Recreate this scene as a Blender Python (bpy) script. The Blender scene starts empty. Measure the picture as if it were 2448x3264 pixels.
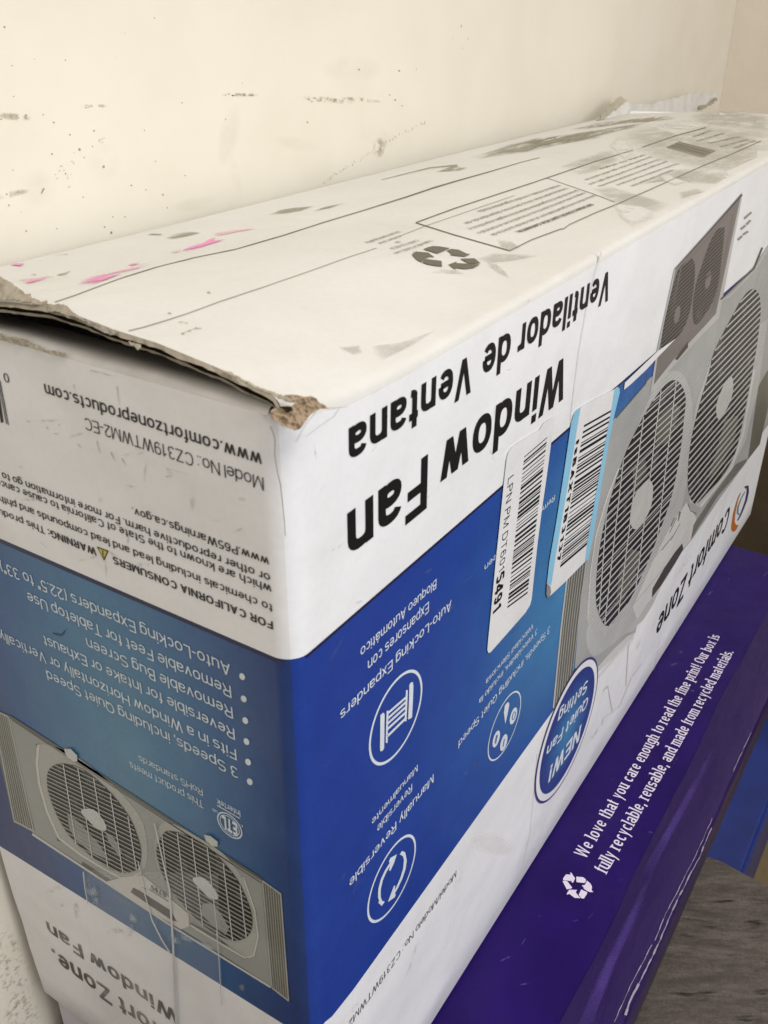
import bpy, math, random
import numpy as np
from mathutils import Vector, Matrix, noise
from mathutils.geometry import tessellate_polygon
random.seed(5)
SC = bpy.context.scene
COL = SC.collection

# ------------------------------------------------------------------ camera
CF = 3043.87
RM = np.array([[0.54021291, -0.84150672, 0.0060371],
               [-0.41041535, -0.26971927, -0.87109744],
               [0.73466268, 0.46810037, -0.49107311]])
CC = np.array([-0.15077062, -0.12289055, 0.41921203])
cam_d = bpy.data.cameras.new('camera')
cam = bpy.data.objects.new('camera', cam_d)
COL.objects.link(cam)
SC.camera = cam
m = Matrix.Identity(4)
for i in range(3):
    m[i][0] = RM[0][i]; m[i][1] = -RM[1][i]; m[i][2] = -RM[2][i]; m[i][3] = CC[i]
cam.matrix_world = m
cam_d.sensor_fit = 'VERTICAL'
cam_d.sensor_height = 36.0
cam_d.sensor_width = 27.0
cam_d.lens = 36.0 * CF / 3264.0
cam_d.clip_start = 0.01
cam_d.clip_end = 50
cam_d.dof.use_dof = True
cam_d.dof.focus_distance = 0.46
cam_d.dof.aperture_fstop = 45.0

# ------------------------------------------------------------------ world, lamps
W = bpy.data.worlds.new('World')
SC.world = W
W.use_nodes = True
bgn = W.node_tree.nodes['Background']
bgn.inputs[0].default_value = (1.0, 0.955, 0.925, 1)
bgn.inputs[1].default_value = 0.43


def area(name, loc, target, size, power, color):
    d = bpy.data.lights.new(name, 'AREA')
    d.shape = 'SQUARE'; d.size = size; d.energy = power; d.color = color
    o = bpy.data.objects.new(name, d)
    COL.objects.link(o)
    o.location = loc
    v = Vector(target) - Vector(loc)
    o.rotation_euler = v.to_track_quat('-Z', 'Y').to_euler()
    return o


area('ceiling_lamp', (-0.25, -0.80, 1.65), (0.10, 0.0, 0.2), 0.6, 16.0, (1.0, 0.975, 0.945))
area('window_light', (-0.10, -1.15, 0.75), (0.08, 0.0, 0.15), 0.6, 7.0, (0.92, 0.95, 1.0))

vs = SC.view_settings
vs.view_transform = 'Standard'; vs.look = 'None'; vs.exposure = 0.0; vs.gamma = 1.0
vs.use_curve_mapping = False

# ------------------------------------------------------------------ helpers
def lin(c):
    c = c / 255.0
    return c / 12.92 if c <= 0.04045 else ((c + 0.055) / 1.055) ** 2.4


def rgb(r, g, b):
    return (lin(r), lin(g), lin(b), 1.0)


def new_mat(name):
    mt = bpy.data.materials.new(name)
    mt.use_nodes = True
    nt = mt.node_tree
    return mt, nt, nt.nodes['Principled BSDF']


def node(nt, typ, **kw):
    n = nt.nodes.new(typ)
    for k, v in kw.items():
        setattr(n, k, v)
    return n


def coords(nt, scale=(1, 1, 1)):
    g = node(nt, 'ShaderNodeNewGeometry')
    mp = node(nt, 'ShaderNodeMapping')
    mp.inputs['Scale'].default_value = scale
    nt.links.new(g.outputs['Position'], mp.inputs[0])
    return mp.outputs[0]


def noise_ramp(nt, vec, scale, c0, c1, lo=0.35, hi=0.65, detail=4, rough=0.6, dist=0.0):
    n = node(nt, 'ShaderNodeTexNoise')
    n.inputs['Scale'].default_value = scale
    n.inputs['Detail'].default_value = detail
    n.inputs['Roughness'].default_value = rough
    n.inputs['Distortion'].default_value = dist
    nt.links.new(vec, n.inputs['Vector'])
    r = node(nt, 'ShaderNodeValToRGB')
    r.color_ramp.elements[0].position = lo; r.color_ramp.elements[1].position = hi
    r.color_ramp.elements[0].color = c0; r.color_ramp.elements[1].color = c1
    nt.links.new(n.outputs['Fac'], r.inputs[0])
    return r.outputs[0]


def mixc(nt, a, b, fac=None, mode='MULTIPLY', f=1.0):
    mx = node(nt, 'ShaderNodeMix', data_type='RGBA', blend_type=mode)
    mx.inputs[0].default_value = f
    if fac is not None:
        nt.links.new(fac, mx.inputs[0])
    for s, v in ((6, a), (7, b)):
        if isinstance(v, tuple):
            mx.inputs[s].default_value = v
        else:
            nt.links.new(v, mx.inputs[s])
    return mx.outputs[2]


def bump(nt, bs, vec, layers):
    prev = None
    for sc, st, dist, vsc in layers:
        n = node(nt, 'ShaderNodeTexNoise')
        n.inputs['Scale'].default_value = sc
        n.inputs['Detail'].default_value = 3
        if vsc:
            mp = node(nt, 'ShaderNodeMapping'); mp.inputs['Scale'].default_value = vsc
            nt.links.new(vec, mp.inputs[0]); nt.links.new(mp.outputs[0], n.inputs['Vector'])
        else:
            nt.links.new(vec, n.inputs['Vector'])
        b = node(nt, 'ShaderNodeBump')
        b.inputs['Strength'].default_value = st
        b.inputs['Distance'].default_value = dist
        nt.links.new(n.outputs['Fac'], b.inputs['Height'])
        if prev:
            nt.links.new(prev, b.inputs['Normal'])
        prev = b.outputs[0]
    nt.links.new(prev, bs.inputs['Normal'])


BOARD_BUMP = [(240, .10, .0004, (1, 1, .04)), (9, 0.5, 0.010, None), (60, 0.25, 0.0012, None), (900, 0.10, 0.0002, None)]


def board(name, col, rough=0.42, vary=0.04, spec=0.45, bmp=True, dirt=0.0, dirtcol=(0.45, 0.40, 0.30, 1), ds=30, dlo=.56, dhi=.74):
    mt, nt, bs = new_mat(name)
    v = coords(nt)
    c = tuple(col[:3]) + (1,)
    lo = tuple(x * (1 - vary) for x in c[:3]) + (1,)
    base = noise_ramp(nt, v, 25, lo, c, 0.3, 0.7)
    sp = noise_ramp(nt, v, 420, (0.965, 0.965, 0.965, 1), (1, 1, 1, 1), .3, .6)
    base = mixc(nt, base, sp)
    if dirt > 0:
        f = noise_ramp(nt, v, ds, (0, 0, 0, 1), (dirt, dirt, dirt, 1), dlo, dhi, 8, 0.7)
        base = mixc(nt, base, dirtcol, f, 'MIX')
    nt.links.new(base, bs.inputs['Base Color'])
    bs.inputs['Roughness'].default_value = rough
    bs.inputs['Specular IOR Level'].default_value = spec
    if bmp:
        bump(nt, bs, v, BOARD_BUMP)
    return mt


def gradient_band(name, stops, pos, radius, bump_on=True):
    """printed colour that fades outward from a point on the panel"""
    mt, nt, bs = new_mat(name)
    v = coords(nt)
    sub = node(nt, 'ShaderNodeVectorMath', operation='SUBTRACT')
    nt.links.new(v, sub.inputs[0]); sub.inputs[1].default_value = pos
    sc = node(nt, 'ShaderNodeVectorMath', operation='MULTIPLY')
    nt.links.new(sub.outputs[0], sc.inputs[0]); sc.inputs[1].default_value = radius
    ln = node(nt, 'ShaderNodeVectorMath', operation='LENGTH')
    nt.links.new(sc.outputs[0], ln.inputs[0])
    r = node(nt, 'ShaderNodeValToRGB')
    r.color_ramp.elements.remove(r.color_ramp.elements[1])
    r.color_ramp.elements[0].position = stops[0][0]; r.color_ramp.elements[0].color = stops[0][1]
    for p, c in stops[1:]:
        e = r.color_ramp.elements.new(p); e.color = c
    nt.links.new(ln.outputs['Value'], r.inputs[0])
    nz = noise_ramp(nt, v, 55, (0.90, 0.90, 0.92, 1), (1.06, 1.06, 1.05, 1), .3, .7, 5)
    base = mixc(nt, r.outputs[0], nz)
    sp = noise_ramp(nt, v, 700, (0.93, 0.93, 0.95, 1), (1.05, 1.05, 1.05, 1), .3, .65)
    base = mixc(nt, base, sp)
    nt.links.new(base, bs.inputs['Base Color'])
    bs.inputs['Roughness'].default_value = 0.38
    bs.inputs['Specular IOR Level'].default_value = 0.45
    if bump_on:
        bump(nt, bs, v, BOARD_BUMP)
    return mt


def link(name, me, parent=None):
    o = bpy.data.objects.new(name, me)
    COL.objects.link(o)
    if parent:
        o.parent = parent
    return o


def mesh(name, verts, faces, mats, parent=None, fm=None, smooth=False):
    me = bpy.data.meshes.new(name)
    me.from_pydata([tuple(float(c) for c in v) for v in verts], [], faces)
    for mt in (mats if isinstance(mats, (list, tuple)) else [mats]):
        me.materials.append(mt)
    if fm:
        for p, i in zip(me.polygons, fm):
            p.material_index = i
    if smooth:
        for p in me.polygons:
            p.use_smooth = True
    me.update()
    return link(name, me, parent)


def thing(name, label, cat, loc=(0, 0, 0)):
    o = bpy.data.objects.new(name, None)
    COL.objects.link(o)
    o.empty_display_size = 0.02
    o['label'] = label; o['category'] = cat
    return o


def box_mesh(name, x0, x1, y0, y1, z0, z1, mt, parent=None, bevel=0.0):
    vs_ = [(x, y, z) for x in (x0, x1) for y in (y0, y1) for z in (z0, z1)]
    fs = [(0, 1, 3, 2), (4, 6, 7, 5), (0, 4, 5, 1), (2, 3, 7, 6), (0, 2, 6, 4), (1, 5, 7, 3)]
    o = mesh(name, vs_, fs, mt, parent)
    if bevel:
        b = o.modifiers.new('b', 'BEVEL'); b.width = bevel; b.segments = 3
    return o


# points of the printed artwork were measured on the photograph; these put them on the panel's own plane
def ray(u, v):
    return RM.T @ np.array([(u - 1224) / CF, (v - 1632) / CF, 1.0])


def hit(u, v, ax, d):
    r = ray(u, v)
    return CC + r * ((d - CC[ax]) / r[ax])


def proj(P):
    c = RM @ (np.asarray(P, float) - CC)
    return 1224 + CF * c[0] / c[2], 1632 + CF * c[1] / c[2]


LIP = [(-.02, .3385), (0, .3385), (.009, .3400), (.017, .3416), (.036, .3440), (.05, .3446), (.062, .3458), (.074, .3462), (.092, .3444), (.12, .3390), (.17, .3315)]


def lip(y):
    return float(np.interp(y, [a for a, b in LIP], [b for a, b in LIP]))


def top_z(x, y):
    ls = .013 + .10 * min(1.0, max(0, y) / .05)
    z = .3296 + (lip(y) - .3296) * math.exp(-(max(x, 0) / ls) ** 1.15)
    z -= .006 * (x / .6) ** 2 * max(0, y - .08) / .08
    if y < .0035:
        t = 1 - max(y, 0) / .0035
        z -= .0028 * (1 - math.sqrt(max(0, 1 - t * t)))
    return z


class Face:
    """a panel that artwork is laid on: kind is end (x=0), front (y=0), top, purple (z) or wall"""
    def __init__(s, kind):
        s.kind = kind

    def at(s, u, v):
        if s.kind == 'end': return hit(u, v, 0, 0.0)
        if s.kind == 'front': return hit(u, v, 1, 0.0)
        if s.kind == 'purple': return hit(u, v, 2, PZ)
        if s.kind == 'wall': return hit(u, v, 1, WY)
        z = .33
        for _ in range(14):
            P = hit(u, v, 2, z); z = top_z(P[0], P[1])
        return hit(u, v, 2, z)

    def lift(s, P, off):
        P = np.array(P, float)
        if s.kind == 'end': P[0] = -off
        elif s.kind == 'front': P[1] = -off
        elif s.kind == 'wall': P[1] = WY - off
        elif s.kind == 'purple': P[2] = PZ + off
        else: P[2] = top_z(P[0], P[1]) + off
        return P

    def axes(s):   # in-plane coordinates
        return {'end': (1, 2), 'front': (0, 2), 'wall': (0, 2), 'purple': (0, 1), 'top': (0, 1)}[s.kind]

    def level(s, p, u):
        """image row of a horizontal printed line through p at image column u"""
        P = s.at(*p)
        Q = P.copy(); Q[s.axes()[0]] += 0.01
        a = proj(P); b = proj(Q)
        return a[1] + (b[1] - a[1]) * (u - a[0]) / (b[0] - a[0])


PZ = -0.0006
WY = 0.1725
END, FRONT, TOP, PURPLE, WALL = Face('end'), Face('front'), Face('top'), Face('purple'), Face('wall')


class Ink:
    def __init__(s, face, layer=1):
        s.f = face; s.v = []; s.fc = []; s.off = 0.00007 * layer; s.k = 0; s.g = []; s.off += .00008 if face.kind == 'top' else 0

    def face3(s, pts):
        b = len(s.v); s.v += pts
        s.fc.append(tuple(range(b, b + len(pts))))

    def poly(s, px, extra=0.0):
        s.k += 1; s.g.append(len(s.fc))
        off = s.off + extra + (s.k % 6) * 0.000009
        if s.f.kind == 'top':
            px = densify(px, 40)
        P3 = [s.f.lift(s.f.at(*p), off) for p in px]
        a, b = s.f.axes()
        tris = tessellate_polygon([[Vector((p[a], p[b], 0)) for p in P3]])
        base = len(s.v); s.v += P3
        for t in tris:
            s.fc.append(tuple(base + i for i in t))

    def soft(s, px, inset=.62, grow=1.12):
        """a mark whose rim fades out: rim vertices carry alpha 0, inner ones alpha 1"""
        s.k += 1; s.g.append(len(s.fc))
        off = s.off + (s.k % 6) * 0.000009
        px = [np.array(p, float) for p in densify(px, 14)]
        c = sum(px) / len(px)
        n = len(px)
        rings = [[c + (p - c) * q for p in px] for q in (grow, (1 + inset) / 2, inset)]
        P = [[s.f.lift(s.f.at(*p), off) for p in R_] for R_ in rings]
        cen = s.f.lift(s.f.at(*c), off)
        if not hasattr(s, 'al'): s.al = []
        for i in range(n):
            j = (i + 1) % n
            s.face3([P[0][i], P[0][j], P[1][j], P[1][i]]); s.al += [0, 0, .75, .75]
            s.face3([P[1][i], P[1][j], P[2][j], P[2][i]]); s.al += [.75, .75, 1, 1]
            s.face3([P[2][i], P[2][j], cen]); s.al += [1, 1, 1]

    def line(s, px, w, w1=None, extra=0.0, closed=False):
        """polyline of pixel width w"""
        if s.f.kind in ('top',):
            px = densify(px, 40, closed)
        px = [np.array(p, float) for p in px]
        n = len(px)
        L, R_ = [], []
        s.k += 1; s.g.append(len(s.fc))
        off = s.off + extra + (s.k % 6) * 0.000009
        for i, p in enumerate(px):
            a = px[(i - 1) % n] if (i > 0 or closed) else p
            b = px[(i + 1) % n] if (i < n - 1 or closed) else p
            d = b - a; d = d / (np.linalg.norm(d) + 1e-9)
            nn = np.array([-d[1], d[0]])
            ww = w if w1 is None else w + (w1 - w) * i / (n - 1)
            L.append(p + nn * ww / 2); R_.append(p - nn * ww / 2)
        for i in range(n if closed else n - 1):
            j = (i + 1) % n
            s.face3([s.f.lift(s.f.at(*q), off) for q in (L[i], L[j], R_[j], R_[i])])
            if hasattr(s, 'al'): s.al += [.9] * 4

    def disc(s, c, r, n=40, inner=0.0, extra=0.0):
        """circle in the panel's own coordinates (metres)"""
        s.k += 1
        off = s.off + extra + (s.k % 6) * 0.000009
        a, b = s.f.axes()
        def pt(rr, t):
            P = np.zeros(3); P[a] = c[0] + rr * math.cos(t); P[b] = c[1] + rr * math.sin(t)
            return s.f.lift(P, off)
        for i in range(n):
            t0, t1 = 2 * math.pi * i / n, 2 * math.pi * (i + 1) / n
            if inner:
                s.face3([pt(inner, t0), pt(r, t0), pt(r, t1), pt(inner, t1)])
            else:
                s.face3([pt(r, t0), pt(r, t1), pt(0, 0)])

    def text(s, st, b0, b1, cap=None, w=0.12, caph=None, serif=False, slant=0.0, track=0.0):
        """text whose baseline runs from pixel b0 to b1; cap is a pixel at cap height. x or y of b0/b1 may be None"""
        f = s.f
        b0 = list(b0); b1 = list(b1)
        if b0[1] is None: b0[1] = f.level(b1, b0[0])
        if b1[1] is None: b1[1] = f.level(b0, b1[0])
        P0, P1 = f.at(*b0), f.at(*b1)
        a, b = f.axes()
        p0 = np.array([P0[a], P0[b]]); p1 = np.array([P1[a], P1[b]])
        ex = p1 - p0; wid = np.linalg.norm(ex); ex /= wid
        ey = np.array([-ex[1], ex[0]]) * (-1 if f.kind == 'end' else 1)
        if cap is not None:
            Pc = f.at(*cap); h = float(np.dot(np.array([Pc[a], Pc[b]]) - p0, ey))
        else:
            h = caph
        h = abs(h)
        s.g.append(len(s.fc))
        tw, strokes = layout(st, w, serif, track)
        sx = wid / tw
        for k, q in enumerate(strokes):
            off = s.off + (k % 17) * 0.0000035
            pts = []
            for (x, y) in q:
                p = p0 + ex * ((x + slant * y) * sx) + ey * (y * h)
                P = np.zeros(3); P[a], P[b] = p
                pts.append(f.lift(P, off))
            s.face3(pts)
        return h

    def build(s, name, mt, parent, split=False):
        if split:
            first = None
            ends = s.g[1:] + [len(s.fc)]
            for a, b in zip(s.g, ends):
                q = Ink(s.f); used = sorted({i for fc in s.fc[a:b] for i in fc}); mp = {i: j for j, i in enumerate(used)}
                if hasattr(s, 'al'): q.al = [s.al[i] for i in used]
                q.v = [s.v[i] for i in used]; q.fc = [tuple(mp[i] for i in fc) for fc in s.fc[a:b]]
                if q.fc:
                    o = q.build(name, mt, parent); first = first or o
            return first
        o = mesh(name, s.v, s.fc, mt, parent)
        # all printed faces must look towards the viewer's side of the panel
        nrm = {'end': (-1, 0, 0), 'front': (0, -1, 0), 'wall': (0, -1, 0), 'top': (0, 0, 1), 'purple': (0, 0, 1)}[s.f.kind]
        nv = Vector(nrm); me = o.data
        flip = [p.index for p in me.polygons if p.normal.dot(nv) < 0]
        if flip:
            vs2 = [tuple(v.co) for v in me.vertices]
            fl = set(flip)
            fs = [tuple(reversed(p.vertices)) if p.index in fl else tuple(p.vertices) for p in me.polygons]
            me.clear_geometry(); me.from_pydata(vs2, [], fs); me.update()
        if hasattr(s, 'al'):
            at = o.data.attributes.new('fade', 'FLOAT', 'POINT')
            at.data.foreach_set('value', s.al)
        return o


def densify(px, step, closed=True):
    out = []
    n = len(px)
    for i in range(n if closed else n - 1):
        a = np.array(px[i], float); b = np.array(px[(i + 1) % n], float)
        k = max(1, int(np.linalg.norm(b - a) / step))
        for j in range(k):
            out.append(tuple(a + (b - a) * j / k))
    if not closed:
        out.append(tuple(px[-1]))
    return out


# ------------------------------------------------------------------ a plain stroke alphabet
XH = 0.73


def arc(cx, cy, rx, ry, a0, a1, n=None, p=2.35):
    n = n or max(4, int(abs(a1 - a0) / 18))
    o = []
    for i in range(n + 1):
        t = math.radians(a0 + (a1 - a0) * i / n)
        c, s_ = math.cos(t), math.sin(t)
        o.append((cx + rx * math.copysign(abs(c) ** (2 / p), c), cy + ry * math.copysign(abs(s_) ** (2 / p), s_)))
    return o


def glyph(c, w):
    h = w / 2
    X = XH
    S = []
    P = lambda *q: S.append(('P', list(q)))
    A = lambda *q, **k: S.append(('P', arc(*q, **k)))
    D = lambda x0, y0, x1, y1, k=1.0: S.append(('D', x0, y0, x1, y1, k))
    E = lambda Wd, y0, y1: S.append(('C', arc(Wd / 2, (y0 + y1) / 2, Wd / 2 - h, (y1 - y0) / 2 - h, 0, 360, 22)))
    dot = lambda x, y: P((x, y), (x, y + w * 1.05))
    if c in 'áa':
        Wd = .55
        P((Wd - h - .01, 0), *arc(Wd / 2 - .01, X - .24, Wd / 2 - h, .24 - h, 0, 165))
        S.append(('C', arc(Wd / 2 - .02, .215, Wd / 2 - h - .02, .215 - h, 0, 360, 18)))
        if c == 'á': P((.24, X + .08), (.36, X + .26))
    elif c in 'bpdq':
        Wd = .58
        x = h if c in 'bp' else Wd - h
        P((x, 0 if c in 'bd' else -.27), (x, 1 if c in 'bd' else X)); E(Wd, 0, X)
    elif c == 'c': Wd = .52; A(Wd / 2 + .01, X / 2, Wd / 2 - h, X / 2 - h, 42, 318)
    elif c == 'e':
        Wd = .56; A(Wd / 2, X / 2, Wd / 2 - h, X / 2 - h, 0, 322); P((h, X / 2), (Wd - h, X / 2))
    elif c == 'f':
        Wd = .3; P((.13, 0), *arc(.13 + .14, 1 - .17, .14, .17 - h, 180, 95)); P((0, X - h), (Wd, X - h))
    elif c == 'g':
        Wd = .57; E(Wd, 0, X); P((Wd - h, X), *arc(Wd / 2, -.07, Wd / 2 - h, .2 - h, 0, -155))
    elif c in 'hn':
        Wd = .55; P((h, 0), (h, 1 if c == 'h' else X)); P(*arc(Wd / 2, X - .26, Wd / 2 - h, .26 - h, 175, 0), (Wd - h, 0))
    elif c == 'i': Wd = w + .01; P((h, 0), (h, X)); dot(h, 1 - w * 1.05)
    elif c == 'j': Wd = .2; P((.2 - h, X), (.2 - h, -.1), (.05, -.2)); dot(.2 - h, 1 - w)
    elif c == 'k': Wd = .54; P((h, 0), (h, 1)); D(h * 1.6, .26, Wd - h, X); D(Wd - h, 0, .2, .40)
    elif c == 'l': Wd = w; P((h, 0), (h, 1))
    elif c == 'm':
        Wd = .86; P((h, 0), (h, X))
        r = (Wd - w) / 4
        P(*arc(h + r, X - .24, r, .24 - h, 175, 0), (h + 2 * r, 0)); P(*arc(h + 3 * r, X - .24, r, .24 - h, 175, 0), (h + 4 * r, 0))
    elif c == 'o': Wd = .58; E(Wd, 0, X)
    elif c == 'r': Wd = .34; P((h, 0), (h, X)); P(*arc(.33, X - .27, .33 - h, .27 - h, 178, 88))
    elif c in 'sS' or c == '5':
        H = X if c == 's' else 1.0; Wd = .51 if c == 's' else .64
        if c == '5':
            Wd = .55
            P((Wd - .04, 1 - h), (.09, 1 - h)); P((.10, 1 - h), (.06, .52)); A(Wd / 2 - .01, .33, Wd / 2 - h, .33 - h, 140, -150)
        else:
            ry = (H - w) / 4
            P(*arc(Wd / 2, H - h - ry, Wd / 2 - h, ry, 25, 270), *arc(Wd / 2, h + ry, Wd / 2 - h, ry, 90, -158)[1:])
    elif c == 't':
        Wd = .31; P((.13, .93), *arc(.13 + .14, .16, .14, .16 - h, 180, 268)); P((0, X - h), (Wd, X - h))
    elif c == 'u':
        Wd = .55; P((Wd - h, 0), (Wd - h, X)); P((h, X), *arc(Wd / 2, .26, Wd / 2 - h, .26 - h, 180, 355))
    elif c in 'vV':
        H = X if c == 'v' else 1; Wd = .54 if c == 'v' else .68
        D(h, H, Wd / 2, 0); D(Wd - h, H, Wd / 2, 0)
    elif c in 'wW':
        H = X if c == 'w' else 1; Wd = .80 if c == 'w' else 1.0
        D(h, H, Wd * .27, 0); D(Wd * .27, 0, Wd / 2, H); D(Wd / 2, H, Wd * .73, 0); D(Wd * .73, 0, Wd - h, H)
    elif c in 'xX':
        H = X if c == 'x' else 1; Wd = .52 if c == 'x' else .68
        D(h, 0, Wd - h, H); D(Wd - h, 0, h, H)
    elif c == 'y': Wd = .52; D(h, X, Wd / 2, .02); D(Wd - h, X, .15, -.27)
    elif c in 'zZ':
        H = X if c == 'z' else 1; Wd = .5 if c == 'z' else .62
        P((0.01, H - h), (Wd, H - h)); P((0, h), (Wd, h)); D(h * 1.2, w * .8, Wd - h * 1.2, H - w * .8)
    elif c == 'A': Wd = .70; D(h, 0, Wd / 2, 1); D(Wd - h, 0, Wd / 2, 1); P((.16, .29), (Wd - .16, .29))
    elif c == 'B':
        Wd = .62; P((h, 0), (h, 1))
        P((h, 1 - h), (.3, 1 - h), *arc(.32, .765, Wd - .06 - h - .32, .235 - h, 90, -90), (h, .53))
        P((h, .53), (.3, .53), *arc(.32, .265 + h / 2, Wd - h - .32, .265 - h / 2, 90, -90), (h, h))
    elif c in 'CG':
        Wd = .72; A(Wd / 2, .5, Wd / 2 - h, .5 - h, 38, 322)
        if c == 'G': P((Wd * .55, .46), (Wd, .46)); P((Wd - h, .46), (Wd - h, .06))
    elif c == 'D': Wd = .68; P((h, 0), (h, 1)); P((h, 1 - h), (.3, 1 - h), *arc(.3, .5, Wd - h - .3, .5 - h, 90, -90), (h, h))
    elif c in 'EF':
        Wd = .58 if c == 'E' else .55; P((h, 0), (h, 1)); P((h, 1 - h), (Wd, 1 - h)); P((h, .52), (Wd - .05, .52))
        if c == 'E': P((h, h), (Wd + .02, h))
    elif c == 'H': Wd = .70; P((h, 0), (h, 1)); P((Wd - h, 0), (Wd - h, 1)); P((h, .53), (Wd - h, .53))
    elif c == 'I': Wd = w; P((h, 0), (h, 1))
    elif c == 'L': Wd = .52; P((h, 0), (h, 1)); P((h, h), (Wd, h))
    elif c == 'M': Wd = .82; P((h, 0), (h, 1)); P((Wd - h, 0), (Wd - h, 1)); D(h * 1.2, 1, Wd / 2, 0, .8); D(Wd - h * 1.2, 1, Wd / 2, 0, .8)
    elif c == 'N': Wd = .70; P((h, 0), (h, 1)); P((Wd - h, 0), (Wd - h, 1)); D(h * 1.2, 1, Wd - h * 1.2, 0, .9)
    elif c in 'OQ':
        Wd = .76; E(Wd, 0, 1)
        if c == 'Q': P((Wd * .58, .26), (Wd - .02, -.03))
    elif c in 'PR':
        Wd = .62; P((h, 0), (h, 1)); P((h, 1 - h), (.32, 1 - h), *arc(.33, .73, Wd - h - .33, .27 - h, 90, -90), (h, .46))
        if c == 'R': P((.36, .46), (Wd - h + .01, 0))
    elif c == 'T': Wd = .62; P((Wd / 2, 0), (Wd / 2, 1)); P((0, 1 - h), (Wd, 1 - h))
    elif c == 'U': Wd = .68; P((h, 1), *arc(Wd / 2, .32, Wd / 2 - h, .32 - h, 180, 360), (Wd - h, 1))
    elif c == 'Y': Wd = .66; D(h, 1, Wd / 2, .4); D(Wd - h, 1, Wd / 2, .4); P((Wd / 2, 0), (Wd / 2, .46))
    elif c == 'J': Wd = .5; P((Wd - h, 1), *arc(Wd / 2, .26, Wd / 2 - h, .26 - h, 0, -170))
    elif c == 'K': Wd = .66; P((h, 0), (h, 1)); D(h * 1.5, .36, Wd - h, 1); D(Wd - h, 0, .26, .55)
    elif c == '0': Wd = .55; E(Wd, 0, 1)
    elif c == '1': Wd = .42; P((.30, 0), (.30, 1)); P((.30, .86), (.08, .74))
    elif c == '2':
        Wd = .55; P(*arc(Wd / 2, .70, Wd / 2 - h, .30 - h, 165, -20), (h + .02, w * .9)); P((0.01, h), (Wd, h))
    elif c == '3':
        Wd = .56; ry = (1 - w) / 4
        P(*arc(Wd / 2 - .02, 1 - h - ry, Wd / 2 - h - .02, ry, 155, -90)); P(*arc(Wd / 2, h + ry, Wd / 2 - h, ry, 90, -155))
    elif c == '4': Wd = .58; P((.42, 0), (.42, 1)); P((.40, .96), (.04, .30)); P((0, .27), (Wd, .27))
    elif c == '6': Wd = .56; S.append(('C', arc(Wd / 2, .32, Wd / 2 - h, .32 - h, 0, 360, 20))); P((h, .33), *arc(Wd / 2, .55, Wd / 2 - h, .45 - h, 180, 35))
    elif c == '7': Wd = .54; P((0, 1 - h), (Wd, 1 - h)); P((Wd - h, .95), (.2, 0))
    elif c == '8': Wd = .56; E(Wd, 0, .54); S.append(('C', arc(Wd / 2, .76, Wd / 2 - h - .03, .24 - h, 0, 360, 20)))
    elif c == '9': Wd = .56; S.append(('C', arc(Wd / 2, .68, Wd / 2 - h, .32 - h, 0, 360, 20))); P((Wd - h, .67), *arc(Wd / 2, .45, Wd / 2 - h, .45 - h, 0, -145))
    elif c == '.': Wd = w * 1.1; dot(w * .55, 0)
    elif c == ',': Wd = w * 1.1; P((w * .55, w), (w * .3, -.14))
    elif c == ':': Wd = w * 1.1; dot(w * .55, 0); dot(w * .55, XH - w * 1.1)
    elif c == '!': Wd = w * 1.1; dot(w * .55, 0); P((w * .55, .25), (w * .55, 1))
    elif c == '-': Wd = .32; P((0, .33), (Wd, .33))
    elif c == '/': Wd = .34; P((0, 0), (Wd, 1))
    elif c == '(': Wd = .22; P(*arc(.32, .38, .3 - h, .64, 130, 230, 6))
    elif c == ')': Wd = .22; P(*arc(-.10, .38, .3 - h, .64, 50, -50, 6))
    elif c == '"': Wd = .24; P((.06, .68), (.06, 1)); P((.19, .68), (.19, 1))
    elif c == ' ': Wd = .18
    else: Wd = .4
    return Wd, S


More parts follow.
